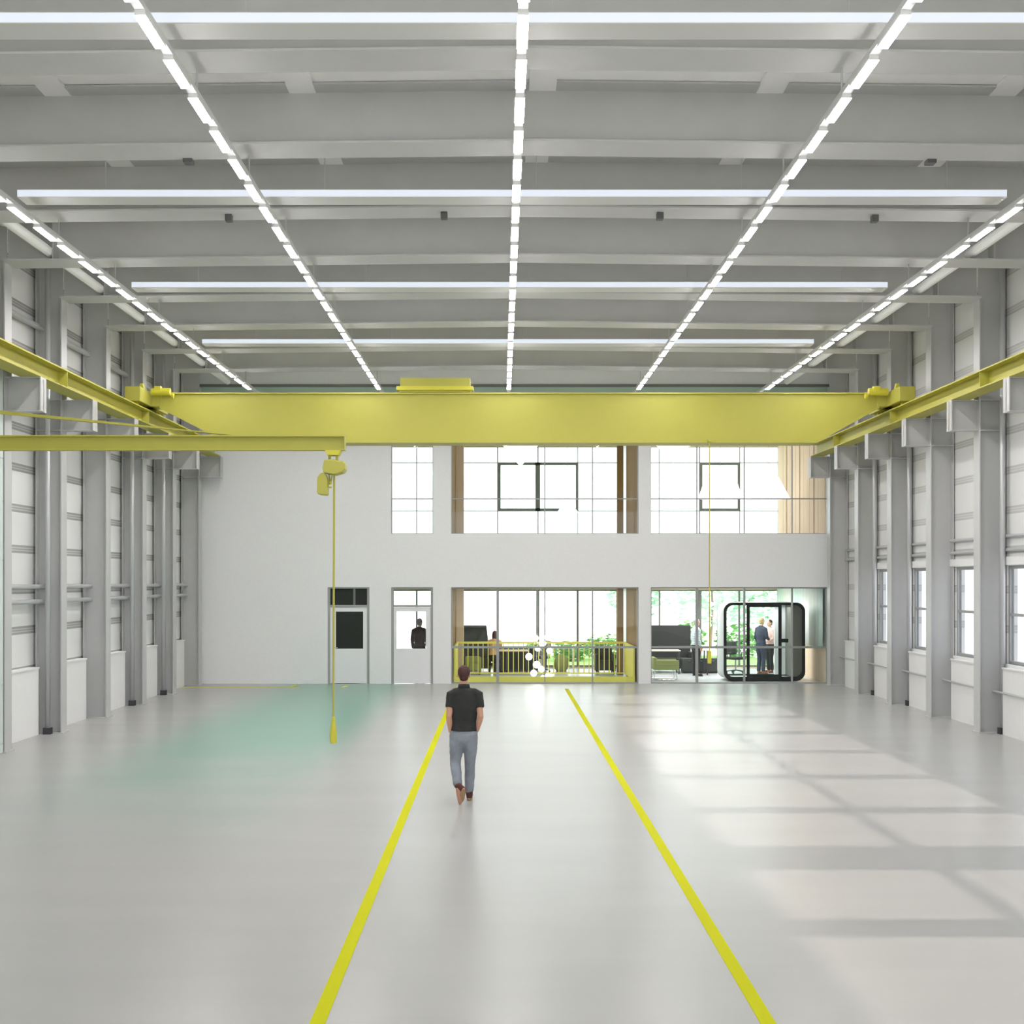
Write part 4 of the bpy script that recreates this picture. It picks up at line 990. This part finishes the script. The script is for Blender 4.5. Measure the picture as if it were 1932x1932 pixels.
person('woman in a peach blouse sitting at the timber topped table in the lounge', (px0 - 0.02, 39.95, 0), math.radians(-15), SIT,
       dict(skin=M['skin2'], top=M['peach'], legs=M['blackcloth'], hair=M['hair'], shoe=M['blackcloth'], sole=M['dark'], longhair=True), 1.72, 0.008)
t = thing('lounge_stool', 'black stool under the woman in the peach blouse', 'stool', (px0 - 0.02, 39.95, 0))
build('seat', MB().tube([(px0 - .02, 39.95, .27), (px0 - .02, 39.95, .33)], 0.19, 24), M['black'], t)
for a in range(4):
    an = math.pi / 4 + a * math.pi / 2
    build('leg', MB().tube([(px0 - .02 + .12 * math.cos(an), 39.95 + .12 * math.sin(an), .27), (px0 - .02 + .18 * math.cos(an), 39.95 + .18 * math.sin(an), 0)], 0.014, 8), M['dark'], t)

# ------------------------------------------------------------------ light
for n_, x, z, sx, e in (('lounge fill light', 1.2, 2.74, 3.6, 45), ('booth room fill light', 6.6, 2.74, 3.4, 200)):  # unseen area lights added to brighten the lounge and booth room
    al = bpy.data.lights.new(n_, 'AREA'); al.shape = 'RECTANGLE'; al.size = sx; al.size_y = 3.2; al.energy = e
    al.color = (1, 0.99, 0.97)
    ao = bpy.data.objects.new(n_, al); COL.objects.link(ao); ao.location = (x - (0.3 if x > 4 else 0), 39.3, z)
w = bpy.data.worlds.new('World'); sc.world = w; w.use_nodes = True
bg = w.node_tree.nodes['Background']; bg.inputs[0].default_value = (0.95, 0.975, 1.0, 1); bg.inputs[1].default_value = 2.6
sun = bpy.data.lights.new('Sun', 'SUN'); sun.energy = 7.5; sun.angle = math.radians(0.8); sun.color = (1.0, 0.84, 0.68)
so = bpy.data.objects.new('Sun', sun); COL.objects.link(so)
dirv = Vector((-1.0, 0.0, -0.43)).normalized(); so.rotation_euler = dirv.to_track_quat('-Z', 'Y').to_euler(); so.location = (30, 20, 15)

al = bpy.data.lights.new('booth fill light', 'AREA'); al.shape = 'RECTANGLE'; al.size = 1.6; al.size_y = 0.5; al.energy = 14  # unseen area light added to lift the booth interior
ao = bpy.data.objects.new('booth fill light', al); COL.objects.link(ao); ao.location = (7.64, 37.45, 2.15)
cam = bpy.data.cameras.new('Camera'); cam.sensor_width = 36; cam.lens = F / 1932 * 36
cam.shift_x = (966 - CX) / 1932; cam.shift_y = (CY - 966) / 1932; cam.clip_end = 300
co = bpy.data.objects.new('Camera', cam); COL.objects.link(co); co.location = (0, 0, EYE); co.rotation_euler = (math.pi / 2, 0, 0)
sc.camera = co
sc.view_settings.view_transform = 'Standard'; sc.view_settings.look = 'None'; sc.view_settings.gamma = 1; sc.view_settings.exposure = 0.3
sc.view_settings.use_curve_mapping = False
sc.cycles.use_denoising = True
sc.cycles.max_bounces = 10; sc.cycles.diffuse_bounces = 6; sc.cycles.transparent_max_bounces = 24
sc.cycles.sample_clamp_indirect = 4.0
